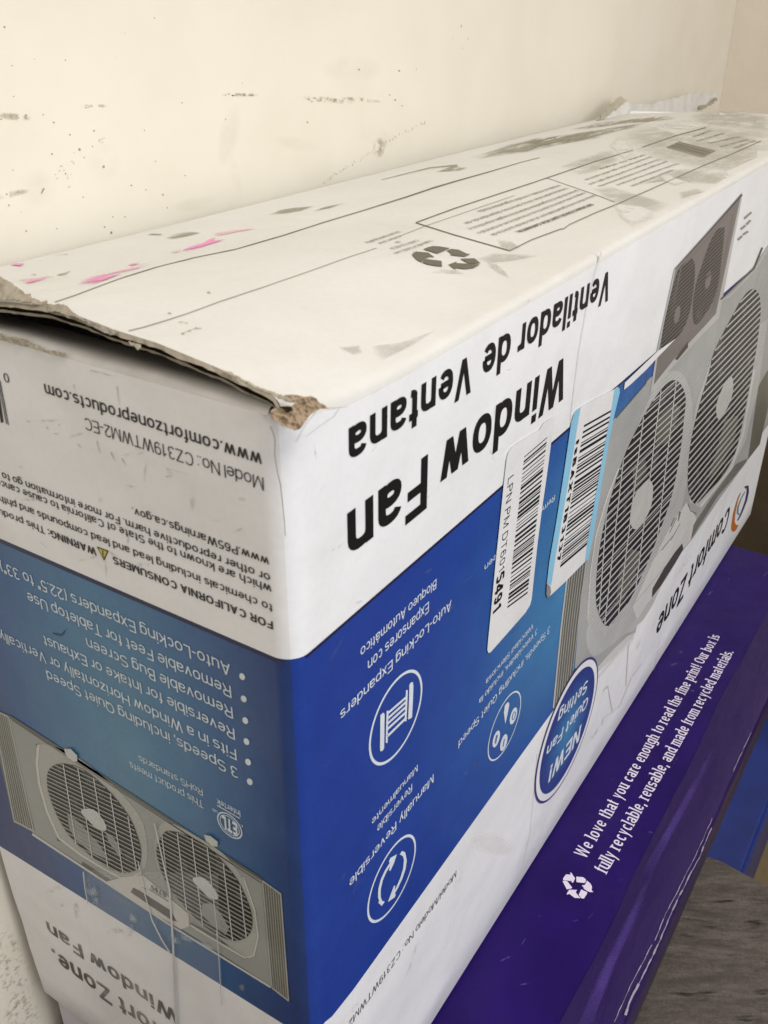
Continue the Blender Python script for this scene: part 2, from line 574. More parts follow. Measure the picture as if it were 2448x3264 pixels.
def layout(st, w, serif=False, track=0.0):
    x = 0.0
    out = []
    gap = .105 + track
    for i, c in enumerate(st):
        Wd, S = glyph(c, w)
        if serif and c != ' ':
            kx = .86
        else:
            kx = 1.0
        for s_ in S:
            if s_[0] == 'D':
                _, x0, y0, x1, y1, k = s_
                L = math.hypot(x1 - x0, y1 - y0)
                hw = w * k * L / abs(y1 - y0) / 2
                if serif: hw *= .8
                out.append([((x0 - hw) * kx + x, y0), ((x0 + hw) * kx + x, y0), ((x1 + hw) * kx + x, y1), ((x1 - hw) * kx + x, y1)])
                continue
            pts = s_[1]; closed = s_[0] == 'C'
            if closed: pts = pts[:-1]
            n = len(pts)
            Lp, Rp = [], []
            for j in range(n):
                a = pts[(j - 1) % n] if (j > 0 or closed) else None
                b = pts[(j + 1) % n] if (j < n - 1 or closed) else None
                p = pts[j]
                def un(u, v):
                    d = (v[0] - u[0], v[1] - u[1]); l = math.hypot(*d) or 1e-9
                    return (d[0] / l, d[1] / l)
                d1 = un(a, p) if a else un(p, b)
                d2 = un(p, b) if b else un(a, p)
                n1 = (-d1[1], d1[0]); n2 = (-d2[1], d2[0])
                mx, my = n1[0] + n2[0], n1[1] + n2[1]
                l = math.hypot(mx, my) or 1e-9
                mx, my = mx / l, my / l
                dt = max(.45, mx * n1[0] + my * n1[1])
                hw = w / 2 / dt
                if serif:
                    dy = abs((d1[1] + d2[1]) / 2)
                    hw *= .62 + .48 * dy
                Lp.append((p[0] + mx * hw, p[1] + my * hw)); Rp.append((p[0] - mx * hw, p[1] - my * hw))
            for j in range(n if closed else n - 1):
                k2 = (j + 1) % n
                out.append([(q[0] * kx + x, q[1]) for q in (Lp[j], Lp[k2], Rp[k2], Rp[j])])
            if serif and not closed and c not in '!.,:t':
                for e, d in ((0, 1), (n - 1, n - 2)):
                    p, q = pts[e], pts[d]
                    if abs(q[0] - p[0]) < .02 and abs(q[1] - p[1]) > .1 and not (c == 'f' and p[1] > .1):
                        sg = 1 if q[1] > p[1] else -1
                        t = .055
                        l_, r_ = (.11, .11) if p[1] <= 0.01 else (.11, .01)
                        if c in 'ITF' or (c == 'u'): l_, r_ = .11, .06
                        out.append([((p[0] - w / 2 - l_) * kx + x, p[1]), ((p[0] + w / 2 + r_) * kx + x, p[1]),
                                    ((p[0] + w / 2 + r_) * kx + x, p[1] + sg * t), ((p[0] - w / 2 - l_) * kx + x, p[1] + sg * t)])
        x += Wd * kx
        if i < len(st) - 1:
            x += gap + (.035 if serif else 0)
    return x, out


# ------------------------------------------------------------------ materials
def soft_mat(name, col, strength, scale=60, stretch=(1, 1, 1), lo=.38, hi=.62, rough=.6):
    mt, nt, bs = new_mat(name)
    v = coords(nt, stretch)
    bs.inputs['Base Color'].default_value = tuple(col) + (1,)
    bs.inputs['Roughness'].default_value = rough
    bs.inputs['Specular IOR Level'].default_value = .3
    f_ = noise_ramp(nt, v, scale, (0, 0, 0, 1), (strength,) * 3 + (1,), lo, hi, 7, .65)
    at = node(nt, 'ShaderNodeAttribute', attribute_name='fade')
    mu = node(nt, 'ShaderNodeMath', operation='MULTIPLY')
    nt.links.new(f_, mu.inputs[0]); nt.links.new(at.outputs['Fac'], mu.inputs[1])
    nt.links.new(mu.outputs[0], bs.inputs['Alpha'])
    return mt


M = {}
M['white'] = board('white_board', (.88, .885, .90), .40, dirt=.10, dirtcol=(.55, .53, .5, 1))
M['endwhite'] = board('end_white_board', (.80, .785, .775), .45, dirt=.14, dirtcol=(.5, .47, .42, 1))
M['topwhite'] = board('top_white_board', (.675, .66, .62), .50, .05, .3, dirt=.25, dirtcol=(.56, .52, .42, 1), ds=22, dlo=.5, dhi=.75)
M['kraft'] = board('torn_kraft', (.42, .315, .21), .95, .35, .1)
M['kraftgrey'] = board('torn_grey_liner', (.40, .35, .27), .95, .25, .1)
M['inside'] = board('inside_liner', (.36, .34, .31), .9, .1, .1)
M['dark'] = board('flute_gap', (.03, .022, .015), 1, .1, .0)
M['ink'] = board('black_ink', (.008, .008, .009), .5, .1, .25)
M['inkgrey'] = board('grey_ink', (.10, .085, .075), .5, .1, .3)
M['inkwarm'] = board('brown_black_ink', (.030, .024, .020), .5, .1, .3)
M['inkfade'] = board('faded_ink', (.085, .07, .055), .5, .25, .3, dirt=.8, dirtcol=(.34, .30, .25, 1), ds=50, dlo=.45, dhi=.6)
M['inkwhite'] = board('white_ink', (.74, .80, .86), .4, .03)
M['inkwhite_end'] = board('white_ink_end', (.66, .72, .76), .45, .03)
M['navy'] = board('navy_edge', (.010, .010, .055), .4, .1)
M['topink'] = board('top_olive_ink', (.135, .115, .082), .6, .1)
M['topink_light'] = board('top_light_ink', (.30, .275, .22), .6, .2)
M['stain'] = board('grey_stain', (.645, .615, .53), .5, .12)
M['stain_dark'] = board('olive_scuff', (.47, .43, .32), .6, .3)
M['stain_light'] = board('pale_tape_residue', (.74, .715, .65), .35, .05)
M['pink'] = board('pink_tape', (.80, .30, .50), .5, .15)
M['pinkpale'] = board('pale_pink_tape', (.78, .52, .55), .5, .2)
M['yellow'] = board('warning_yellow', (.62, .50, .05), .5)
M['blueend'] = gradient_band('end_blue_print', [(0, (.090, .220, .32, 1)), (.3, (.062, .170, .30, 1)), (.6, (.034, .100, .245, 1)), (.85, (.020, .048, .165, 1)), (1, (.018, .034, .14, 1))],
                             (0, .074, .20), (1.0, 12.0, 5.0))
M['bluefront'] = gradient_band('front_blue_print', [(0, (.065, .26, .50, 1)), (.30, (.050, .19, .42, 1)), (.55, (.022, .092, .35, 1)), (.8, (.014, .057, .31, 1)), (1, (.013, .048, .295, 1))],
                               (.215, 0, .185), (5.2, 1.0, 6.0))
M['label'] = board('label_paper', (.86, .86, .86), .3, .02, .5)
M['lightblue'] = board('label_blue', (.30, .62, .84), .3, .03)
M['purple'] = board('purple_board', (.018, .004, .112), .34, .3, .16, dirt=.10, dirtcol=(.05, .03, .16, 1), ds=14)
M['purpleedge'] = board('purple_board_side', (.035, .022, .06), .5, .3, .4)
M['inkcream'] = board('cream_ink', (.74, .66, .80), .4, .04)
M['fan_body'] = board('fan_print_body', (.33, .335, .31), .4, .12)
M['fan_plate'] = board('fan_print_plate', (.42, .41, .37), .4, .12)
M['fan_dark'] = board('fan_print_grille', (.024, .022, .020), .4, .5, dirt=.45, dirtcol=(.14, .135, .13, 1), ds=70, dlo=.56, dhi=.62)
M['ffan_dark'] = board('front_fan_grille', (.022, .022, .026), .4, .5, dirt=.55, dirtcol=(.15, .155, .18, 1), ds=40, dlo=.56, dhi=.62)
M['fan_slat'] = board('fan_print_slat', (.34, .335, .30), .4, .12)
M['fan_hub'] = board('fan_print_hub', (.55, .555, .53), .4, .05)
M['fan_pale'] = board('fan_print_pale', (.58, .56, .52), .4, .05)
M['fan_shade'] = board('fan_print_shade', (.13, .125, .105), .4, .2)
M['fan_exp'] = board('fan_print_expander', (.155, .15, .12), .4, .15)
M['ffan_body'] = board('front_fan_body', (.43, .44, .43), .4, .15)
M['ffan_plate'] = board('front_fan_plate', (.53, .535, .52), .4, .1)
M['ffan_slat'] = board('front_fan_slat', (.52, .52, .51), .4, .1)
M['inset'] = board('inset_dark', (.085, .072, .065), .4, .3)
M['inset_grey'] = board('inset_grey', (.20, .18, .17), .4, .1)


def wall_material():
    mt, nt, bs = new_mat('cream_painted_wall')
    v = coords(nt)
    base = noise_ramp(nt, v, 6, (.795, .75, .635, 1), (.82, .775, .665, 1), .3, .7)
    sm = noise_ramp(nt, v, 22, (.965, .962, .95, 1), (1, 1, 1, 1), .35, .6, 4, .5)
    base = mixc(nt, base, sm)
    # fine dark specks, gathered in patches
    vo = node(nt, 'ShaderNodeTexVoronoi'); vo.inputs['Scale'].default_value = 95
    nt.links.new(v, vo.inputs['Vector'])
    r = node(nt, 'ShaderNodeValToRGB')
    r.color_ramp.elements[0].position = .055; r.color_ramp.elements[0].color = (1, 1, 1, 1)
    r.color_ramp.elements[1].position = .10; r.color_ramp.elements[1].color = (0, 0, 0, 1)
    nt.links.new(vo.outputs['Distance'], r.inputs[0])
    pt = noise_ramp(nt, v, 9, (0, 0, 0, 1), (.6, .6, .6, 1), .50, .66, 3)
    f = mixc(nt, r.outputs[0], pt)
    base = mixc(nt, base, (.27, .22, .15, 1), f, 'MIX')
    nt.links.new(base, bs.inputs['Base Color'])
    bs.inputs['Roughness'].default_value = .5
    bump(nt, bs, v, [(14, .35, .004, None), (120, .12, .0006, None)])
    return mt


def stone_material():
    mt, nt, bs = new_mat('grey_marbled_top')
    v = coords(nt, (3.0, 9.0, 1.0))
    mp = node(nt, 'ShaderNodeMapping'); mp.inputs['Rotation'].default_value = (0, 0, 0.0)
    g = node(nt, 'ShaderNodeNewGeometry')
    # streaks run across the picture: rotate the object pattern
    mp.inputs['Rotation'].default_value = (0, 0, math.radians(58))
    nt.links.new(g.outputs['Position'], mp.inputs[0])
    mp2 = node(nt, 'ShaderNodeMapping'); mp2.inputs['Scale'].default_value = (1.0, 5.0, 1.0)
    nt.links.new(mp.outputs[0], mp2.inputs[0])
    v = mp2.outputs[0]
    base = noise_ramp(nt, v, 26, (.042, .034, .028, 1), (.118, .100, .084, 1), .3, .7, 8, .7, .6)
    dk = noise_ramp(nt, v, 38, (1, 1, 1, 1), (.10, .08, .07, 1), .575, .68, 5, .6, .4)
    base = mixc(nt, base, dk)
    lt = noise_ramp(nt, v, 90, (.80, .80, .80, 1), (1.2, 1.2, 1.2, 1), .35, .65)
    base = mixc(nt, base, lt)
    gr = noise_ramp(nt, coords(nt), 900, (.78, .77, .76, 1), (1.18, 1.18, 1.18, 1), .35, .65)
    base = mixc(nt, base, gr)
    nt.links.new(base, bs.inputs['Base Color'])
    bs.inputs['Roughness'].default_value = .6
    bump(nt, bs, coords(nt), [(300, .4, .0006, None)])
    return mt


M['wall'] = wall_material()
M['stone'] = stone_material()
M['wallside'] = board('beige_painted_wall', (.74, .655, .54), .55, .06, .3)
M['wallshade_cabinet'] = board('wall_shade_cabinet_brown', (.10, .07, .038), .7, .2, .2)  # shade of the lower wall put in as brown; also the cabinet colour
M['floor'] = board('tan_floor', (.26, .19, .095), .6, .2, .3, dirt=.4, dirtcol=(.12, .08, .04, 1))
M['blue'] = board('blue_plastic', (.010, .035, .24), .35, .3, .5)
M['lav'] = board('lavender_white_board', (.60, .57, .62), .5, .06)

# ------------------------------------------------------------------ setting
def struct(o):
    o['kind'] = 'structure'
    return o


def quad(name, pts, mt):
    return struct(mesh(name, pts, [(0, 1, 2, 3)], mt))


quad('back_wall', [(-1.5, WY, -.45), (.979, WY, -.45), (.979, WY, 1.6), (-1.5, WY, 1.6)], M['wall'])
sw = quad('side_wall', [(.980, WY + .002, -.05), (.980, -1.2, -.05), (.980, -1.2, 1.6), (.980, WY + .002, 1.6)], M['wallside'])
quad('side_wall_shaded_base', [(.9785, WY - .002, -.45), (.9785, -1.2, -.45), (.9785, -1.2, -.02), (.9785, WY - .002, -.02)], M['wallshade_cabinet'])  # lower part of the beige wall, its darkness put into the colour
quad('floor', [(-1.5, WY, -.45), (-1.5, -3, -.45), (1.5, -3, -.45), (1.5, WY, -.45)], M['floor'])

# ------------------------------------------------------------------ worktop, boxes below
ct = thing('worktop_cabinet', 'grey brown marbled worktop at lower right beneath the purple box', 'worktop')
vv = []
pl = [(-.5, -.9), (.20, -.9)] + [(.20 + .088 * math.sin(math.radians(t)), -.50 - .4 * math.cos(math.radians(t)) ** .6 if t < 90 else -.5) for t in range(15, 91, 15)]
pl = [(-.5, -.9), (.286, -.9), (.2862, -.12), (.2885, -.096), (.2905, -.083), (.2896, -.0746), (.283, -.060), (.270, -.050), (.25, .0), (.25, .16), (-.5, .16)]
n = len(pl)
vv = [(x, y, -.0405) for x, y in pl] + [(x, y, -.07) for x, y in pl]
mesh('top_slab', vv, [tuple(range(n))] + [tuple(reversed(range(n, 2 * n)))] + [(i, i + n, (i + 1) % n + n, (i + 1) % n) for i in range(n)], M['stone'], ct)
box_mesh('cabinet_body', -.48, .235, -.86, .15, -.449, -.0705, M['wallshade_cabinet'], ct)

bb = thing('blue_crate', 'blue box low on the tan floor, seen past the end of the purple box', 'crate')
box_mesh('crate_body', .33, .93, -.082, .10, -.449, -.25, M['blue'], bb, .004)
box_mesh('crate_lip', .34, .92, -.0835, -.0805, -.262, -.252, M['blue'], bb)

wb = thing('white_carton', 'plain pale lavender carton under the rear left end of the fan box', 'box')
box_mesh('carton_body', .0035, .24, .022, .158, -.0400, -.0012, M['lav'], wb, .001)

pb = thing('purple_box', 'flat purple carton with cream writing and a recycling sign, under the white fan box', 'box')
box_mesh('carton_body', -.03, .5915, -.0725, .018, -.0398, PZ, M['purple'], pb, .0012)
# end flap edge, slightly darker
mesh('front_side_panel', [(-.029, -.0737, -.002), (.590, -.0737, -.002), (.590, -.0737, -.039), (-.029, -.0737, -.039)], [(3, 2, 1, 0)], M['purpleedge'], pb)

# ------------------------------------------------------------------ the fan box
fb = thing('fan_box', 'white and blue window fan carton standing upside down, its near top corner torn open', 'box')
L_, R0 = 0.6490, 0.0068


def end_y(z):
    return float(np.interp(z, [0, .012, .0255, .0577, .0674, .0938, .2, .335], [.1600, .1606, .1626, .1630, .1648, .1652, .1632, .1628]))


prof = []
for t in np.linspace(1, 0, 13)[:-1]:
    prof.append(('e', t))
prof_arc = [('a', a) for a in range(0, 91, 10)]
prof_f = [('f', x) for x in list(np.linspace(R0 + .004, L_, 50))]
cols = prof + prof_arc + prof_f


def col_xy(c, z):
    k, t = c
    if k == 'e': return (0.0, R0 + (end_y(z) - R0) * t)
    if k == 'a':
        a = math.radians(t); return (R0 - R0 * math.cos(a), R0 - R0 * math.sin(a))
    return (t, 0.0)


def band_top(c): return .2650


def band_bot(c):
    k, t = c
    if k == 'e': return .0972 + (.1035 - .0972) * (1 - t)
    if k == 'a': return .1035 + .0030 * t / 90
    return float(np.interp(t, [R0, .0143, .03, .1745, L_], [.1060, .1029, .1030, .1055, .1050]))


def top_of(c):
    k, t = c
    if k == 'e': return .3335
    if k == 'a': return .3335 + (top_z(R0 * .3, 0) - .3335) * (t / 90)
    return top_z(t, 0)


def lower(zb):
    return [0.0, .0008, .0022] + [.0022 + (zb - .0022) * i / 6 for i in range(1, 7)]


rows_n = None
grid = []
for c in cols:
    zt, zb, zz = band_top(c), band_bot(c), top_of(c)
    rows = lower(zb) + [zb + (zt - zb) * i / 8 for i in range(1, 9)] + [zt + (zz - zt) * i / 4 for i in range(1, 5)]
    colpts = []
    for i, z in enumerate(rows):
        x, y = col_xy(c, z)
        ins = {0: .0020, 1: .0007, 2: 0}.get(i, 0)
        if c[0] == 'f': y += ins
        elif c[0] == 'e': x += ins
        else: x += ins * .7; y += ins * .7
        colpts.append((x, y, z))
    grid.append(colpts)
nr = len(grid[0])
V = [p for cpts in grid for p in cpts]
F, FM = [], []
for i in range(len(cols) - 1):
    for j in range(nr - 1):
        F.append((i * nr + j, (i + 1) * nr + j, (i + 1) * nr + j + 1, i * nr + j + 1))
        endish = cols[i][0] == 'e' or (cols[i][0] == 'a' and cols[i][1] < 40)
        if j < 8: FM.append(1 if endish else 0)
        elif j < 16: FM.append(3 if endish else 2)
        else: FM.append(1 if endish else 0)
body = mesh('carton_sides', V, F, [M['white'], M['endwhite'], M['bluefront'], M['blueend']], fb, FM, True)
# hidden back, right end and bottom close the carton
mesh('carton_back', [(.001, .1600, 0), (L_, .1595, 0), (L_, .1595, .320), (.001, .1600, .331)], [(0, 1, 2, 3)], M['white'], fb)
mesh('carton_far_end', [(L_ - .0004, .0005, .0005), (L_ - .0004, .1595, .0005), (L_ - .0004, .1595, .318), (L_ - .0004, .0005, .3270)], [(0, 1, 2, 3)], M['white'], fb)
mesh('carton_bottom', [(.0022, .0022, .0001), (L_, .0022, .0001), (L_, .159, .0001), (.0022, .159, .0001)], [(3, 2, 1, 0)], M['white'], fb)

# top panel (height field)
xs = [0.0, .004, .008, .012, .018, .025, .034, .045, .06, .08] + list(np.linspace(.1, L_, 40))
ys = [0, .0004, .0009, .0016, .0025, .0035] + list(np.linspace(.0065, .1610, 42))
V, F = [], []
for x in xs:
    for y in ys:
        yy = y
        z = top_z(x, y)
        z += .00012 * noise.noise(Vector((x * 12, y * 30, 3))) * (1 if y > .006 else .3)
        V.append((x, yy, z))
ny = len(ys)
for i in range(len(xs) - 1):
    for j in range(ny - 1):
        F.append((i * ny + j, (i + 1) * ny + j, (i + 1) * ny + j + 1, i * ny + j + 1))
mesh('far_top_rim', [(L_ - .004, 0.004, top_z(L_, .02) + .0002), (L_ + .0006, .004, top_z(L_, .02) + .0016), (L_ + .0006, .155, top_z(L_, .155) + .0016), (L_ - .004, .155, top_z(L_, .155) + .0002)], [(0, 1, 2, 3)], M['white'], fb)
# artwork on the top follows the same noise, so lift it a little more
top = mesh('top_panel', V, F, M['topwhite'], fb, None, True)
_tz = top_z


def top_z(x, y):  # noqa: redefined with the same waviness the panel mesh has
    return _tz(x, y) + .00012 * noise.noise(Vector((x * 12, y * 30, 3))) * (1 if y > .006 else .3)


# raw edge of the top panel along the near end: liner, flute, liner
yl = list(np.linspace(.0, .1615, 90))
def edge_strip(name, z0f, z1f, x0f, x1f, mt):
    V, F = [], []
    for i, y in enumerate(yl):
        V.append((x0f(i, y), y, z0f(i, y))); V.append((x1f(i, y), y, z1f(i, y)))
    for i in range(len(yl) - 1):
        F.append((2 * i, 2 * i + 2, 2 * i + 3, 2 * i + 1))
    return mesh(name, V, F, mt, fb)


rn = [random.uniform(-1, 1) for _ in yl]
rn2 = [noise.noise(Vector((y * 160, 2, 5))) for y in yl]
edge_strip('upper_liner_edge', lambda i, y: top_z(0, y) - .0010 - .0004 * rn2[i], lambda i, y: top_z(0, y) + .00005, lambda i, y: -.0006 + .0003 * rn[i], lambda i, y: .0001, M['kraftgrey'])
edge_strip('flute_gap', lambda i, y: top_z(0, y) - .0026, lambda i, y: top_z(0, y) - .0007, lambda i, y: .0008, lambda i, y: .0008, M['dark'])
edge_strip('lower_liner_edge', lambda i, y: top_z(0, y) - .0029, lambda i, y: top_z(0, y) - .0021 + .0004 * rn2[i], lambda i, y: .0002 + .0003 * rn[i], lambda i, y: -.0002, M['kraftgrey'])
# underside of the top panel
edge_strip('top_underside', lambda i, y: top_z(.03, y) - .0034, lambda i, y: top_z(0, y) - .0029, lambda i, y: .03, lambda i, y: .0003, M['inside'])
# bent-in strip of the end panel above its crease
V, F = [], []
pr = [(.0, .3335), (.0003, .3344), (.0011, .3351), (.0024, .3355), (.0045, .3354), (.009, .3342), (.022, .330)]
yy_ = list(np.linspace(.004, .1625, 60))
for i, y in enumerate(yy_):
    for k, (x, z) in enumerate(pr):
        V.append((x + (.0004 * noise.noise(Vector((y * 70, k, 0))) if k else 0), y, z + .0007 * noise.noise(Vector((y * 40, k * .4, 1))) * (k > 0)))
npf = len(pr)
for i in range(len(yy_) - 1):
    for k in range(npf - 1):
        F.append((i * npf + k, i * npf + k + 1, (i + 1) * npf + k + 1, (i + 1) * npf + k))
mesh('bent_end_flap', V, F, board('shaded_flap_board', (.60, .57, .53), .7, .2, .2, dirt=.3), fb, None, True)  # shade under the lip put into a greyer board colour


def crumple(name, outline_px, plane_n, plane_d, mt, amp, parent, scale=300, thick=.0006, step=4.0, seed=0):
    """ragged piece of torn board: outline in a tilted plane, filled with a fine displaced grid"""
    nrm = np.array(plane_n, float); nrm /= np.linalg.norm(nrm)
    us = [p[0] for p in outline_px]; vs_ = [p[1] for p in outline_px]
    def inside(u, v):
        c = False
        m_ = len(outline_px)
        for i in range(m_):
            (x1, y1), (x2, y2) = outline_px[i], outline_px[(i + 1) % m_]
            if (y1 > v) != (y2 > v) and u < (x2 - x1) * (v - y1) / (y2 - y1) + x1: c = not c
        return c
    idx = {}
    V, F = [], []
    nu = int((max(us) - min(us)) / step) + 2; nv = int((max(vs_) - min(vs_)) / step) + 2
    def vert(i, j):
        if (i, j) in idx: return idx[(i, j)]
        u = min(us) + (i + .45 * noise.noise(Vector((i * .9, j * .9, seed)))) * step
        v = min(vs_) + (j + .45 * noise.noise(Vector((i * .9, j * .9, seed + 7)))) * step
        r = ray(u, v); P = CC + r * ((plane_d - nrm @ CC) / (nrm @ r))
        q = Vector(tuple(P)) * scale
        d = noise.noise(q) + .5 * noise.noise(q * 2.3)
        P = P + nrm * amp * d
        V.append(P); idx[(i, j)] = len(V) - 1
        return idx[(i, j)]
    for i in range(nu):
        for j in range(nv):
            if inside(min(us) + (i + .5) * step, min(vs_) + (j + .5) * step):
                F.append((vert(i, j), vert(i, j + 1), vert(i + 1, j + 1), vert(i + 1, j)))
    o = mesh(name, V, F, mt, parent)
    if thick:
        s_ = o.modifiers.new('s', 'SOLIDIFY'); s_.thickness = thick; s_.offset = -1
    return o


def cp(o, s, pts):
    return [(o[0] + a / s, o[1] + b / s) for a, b in pts]


O1, S1 = (700, 1150), 3.687
crumple('torn_corner', cp(O1, S1, [(700, 545), (640, 560), (590, 600), (590, 655), (650, 700), (720, 750), (800, 790), (880, 815), (945, 800), (1000, 735), (1060, 640), (1130, 590), (1180, 565), (1275, 562), (1240, 520), (1180, 490), (1130, 440), (1060, 415), (1000, 420), (940, 410), (850, 395), (760, 400), (800, 470), (880, 500), (850, 530)]),
        (-1, -1, .9), (.3445 * .9 - .0022) / math.sqrt(2.81), M['kraft'], .0011, fb, 650, 0, 2.2)
crumple('corner_hole', cp(O1, S1, [(690, 535), (850, 540), (865, 575), (830, 600), (790, 620), (760, 580)]),
        (-1, -1, .9), (.3445 * .9 + .0004) / math.sqrt(2.81), M['dark'], .0002, fb, 300, 0, 3.0)
O2, S2 = (0, 850), 3.318
crumple('torn_edge_paper', cp(O2, S2, [(-60, 60), (0, 110), (60, 150), (130, 180), (200, 230), (260, 280), (310, 275), (330, 320), (390, 340), (430, 370), (490, 350), (500, 375), (480, 400), (370, 400), (300, 380), (150, 350), (-60, 330)]),
        (-.6, 0, 1), (.3466) / math.sqrt(1.36), M['kraftgrey'], .0009, fb, 300, .0003, 3.0)
crumple('torn_edge_paper', cp(O2, S2, [(490, 395), (640, 400), (720, 430), (770, 480), (850, 530), (920, 575), (700, 505), (600, 480), (500, 465)]),
        (-.6, 0, 1), (.3462) / math.sqrt(1.36), M['kraftgrey'], .0007, fb, 300, .0003, 3.0, 4)
crumple('torn_edge_paper', cp(O2, S2, [(915, 572), (1000, 590), (1120, 640), (1235, 680), (1205, 715), (1185, 728), (1090, 690), (1000, 650), (935, 605)]),
        (-1, 0, .1), (.3445 * .1 + .0010) / math.sqrt(1.01), board('torn_pale_liner', (.52, .475, .40), .9, .2, .1), .0003, fb, 500, .0003, 3.0, 12)
crumple('torn_edge_paper', cp((0, 700), 1.659, [(1165, 800), (1225, 805), (1230, 815), (1300, 850), (1380, 890), (1480, 925), (1560, 950), (1540, 965), (1430, 925), (1330, 880), (1240, 830)]),
        (-.6, 0, 1), (.3420) / math.sqrt(1.36), M['kraftgrey'], .0005, fb, 500, .0003, 3.0, 14)
crumple('paper_scrap', cp(O2, S2, [(1360, 790), (1400, 810), (1440, 815), (1485, 825), (1480, 860), (1455, 880), (1438, 865), (1435, 840), (1380, 825)]),
        (-1, 0, .1), (.3445 * .1 + .0016) / math.sqrt(1.01), board('scrap', (.62, .57, .44), .9, .1, .1), .0002, fb, 500, .0002, 2.5, 15)
crumple('torn_crease_paper', cp(O2, S2, [(-40, 690), (40, 725), (90, 755), (140, 735), (220, 760), (310, 790), (320, 810), (390, 830), (480, 885), (560, 890), (700, 920), (690, 950), (560, 930), (480, 910), (300, 825), (200, 825), (120, 810), (-40, 760)]),
        (-1, 0, .25), (.3352 * .25 + .0006) / math.sqrt(1.0625), M['kraftgrey'], .0005, fb, 500, .0003, 3.0, 9)

# ------------------------------------------------------------------ printed bands, edge lines
SPLIT = {'rub_mark': 'rub_mark', 'scratch': 'scratch', 'sheen_streak': 'sheen_streak', 'wall_smear': 'wall_smear', 'tape_glare_patch': 'tape_glare_patch', 'glue_stains': 'glue_stain', 'tape_residue': 'tape_residue', 'scuff_and_streak_marks': 'scuff_and_streak_mark', 'pink_tape_scraps': 'pink_tape_scrap',
         'pale_pink_scraps': 'pale_pink_scrap', 'expander_picture': 'expander_picture', 'expander_rails': 'expander_rail', 'fan_highlights': 'fan_highlight',
         'fan_plate': 'fan_plate', 'fan_hub': 'fan_hub_piece', 'grille_picture': 'grille_picture', 'grille_glints': 'grille_glint', 'fan_shadow_lines': 'fan_shadow_line',
         'headline_lettering': 'headline_word', 'feature_lettering': 'feature_text_line', 'end_bold_lettering': 'bold_text_line', 'end_lettering': 'warning_text_line',
         'end_list_lettering': 'list_text_line', 'end_title_lettering': 'title_text_line', 'tape_wrinkles': 'tape_wrinkle', 'label_lettering': 'label_text',
         'blue_stripes': 'blue_stripe', 'recycling_lettering': 'recycling_text_line', 'warranty_lettering': 'warranty_text_line', 'printed_frame': 'printed_frame_line',
         'fold_glint_streaks': 'fold_glint_streak', 'fold_shade_line': 'fold_shade_line', 'badge_lettering': 'badge_text_line', 'inset_grilles': 'inset_grille', 'inset_caption': 'caption_line',
         'recycling_note': 'note_text_line', 'recycling_symbol': 'recycling_arrow_piece', 'flap_seam': 'flap_seam', 'printed_fold_line': 'printed_fold_line', 'inset_frame': 'inset_frame_line'}


def ink_obj(name, face, layer, mt, parent, fn):
    k = Ink(face, layer)
    fn(k)
    return k.build(SPLIT.get(name, name), M[mt] if isinstance(mt, str) else mt, parent, name in SPLIT)


def f(k):
    pts = [(x, FRONT.level((1540, 1600), x)) for x in (975, 1200, 1400, 1540, 1700, 1900, 2080)]
    k.line([(p[0], p[1] + 3) for p in pts], 8, 5)
ink_obj('navy_border', FRONT, 1, 'navy', fb, f)


def f(k):
    pts = [(x, END.level((462, 1917), x)) for x in (-20, 200, 462, 700, 905)]
    k.line([(p[0], p[1] + 6) for p in pts], 12, 11)
ink_obj('navy_border', END, 1, 'navy', fb, f)

# front lettering ---------------------------------------------------
def f(k):
    k.text('Ventilador', (1949, 858), (1655, 1038), (1931, 962), w=.172)
    k.text('de', (1630, 1052), (1541, 1106), caph=None, cap=(1580, 1199), w=.172)
    k.text('Ventana', (1506, 1127), (1109, 1366), (1448, 1284), w=.172)
    k.text('Window', (1809, 1131), (1408, 1414), (1793, 1273), w=.172)
    k.text('Fan', (1363.5, 1446), (1105.5, 1637), (1282.6, 1682), w=.172)
ink_obj('headline_lettering', FRONT, 2, 'ink', fb, f)


def f(k):
    k.text('Bloqueo Automático', (1390.3, 1844), (1148, 2066), (1388, 1875), w=.11)
    k.text('Expansores con', (1366, 1916), (1171, 2107), (1358.6, 1956), w=.11)
    k.text('Auto-Locking Expanders', (1438, 1911), (1083, 2268), (1225.7, 2157), w=.11)
    k.text('Manualmente', (1330, 2436), (1184, 2612), (1326, 2461), w=.11)
    k.text('Reversible', (1312.4, 2497), (1201, 2633), (1309, 2524), w=.11)
    k.text('Manually Reversible', (1381, 2466), (1112, 2806), (1378, 2495), w=.11)
    k.text('Velocidad Silenciosa', (1699.4, 1985), (1548.5, 2166), (1697.8, 2003), w=.11)
    k.text('3 Velocidades, incluido la', (1712.3, 2001), (1527, 2228), (1707, 2024), w=.11)
    k.text('3 Speeds, including Quiet Speed', (1753, 1993), (1461, 2362), (1747, 2020), w=.11)
    k.text('Removable Bug Screen', (1768, 1576), (1544, 1802), (1765.5, 1595), w=.11)
ink_obj('feature_lettering', FRONT, 2, 'inkwhite', fb, f)


def f(k):
    k.text('Model/Modelo No.: CZ319WTWM2-EC', (1454, 2773), (1066, 3320), (1450, 2798), w=.095)
ink_obj('model_number_lettering', FRONT, 2, 'inkgrey', fb, f)

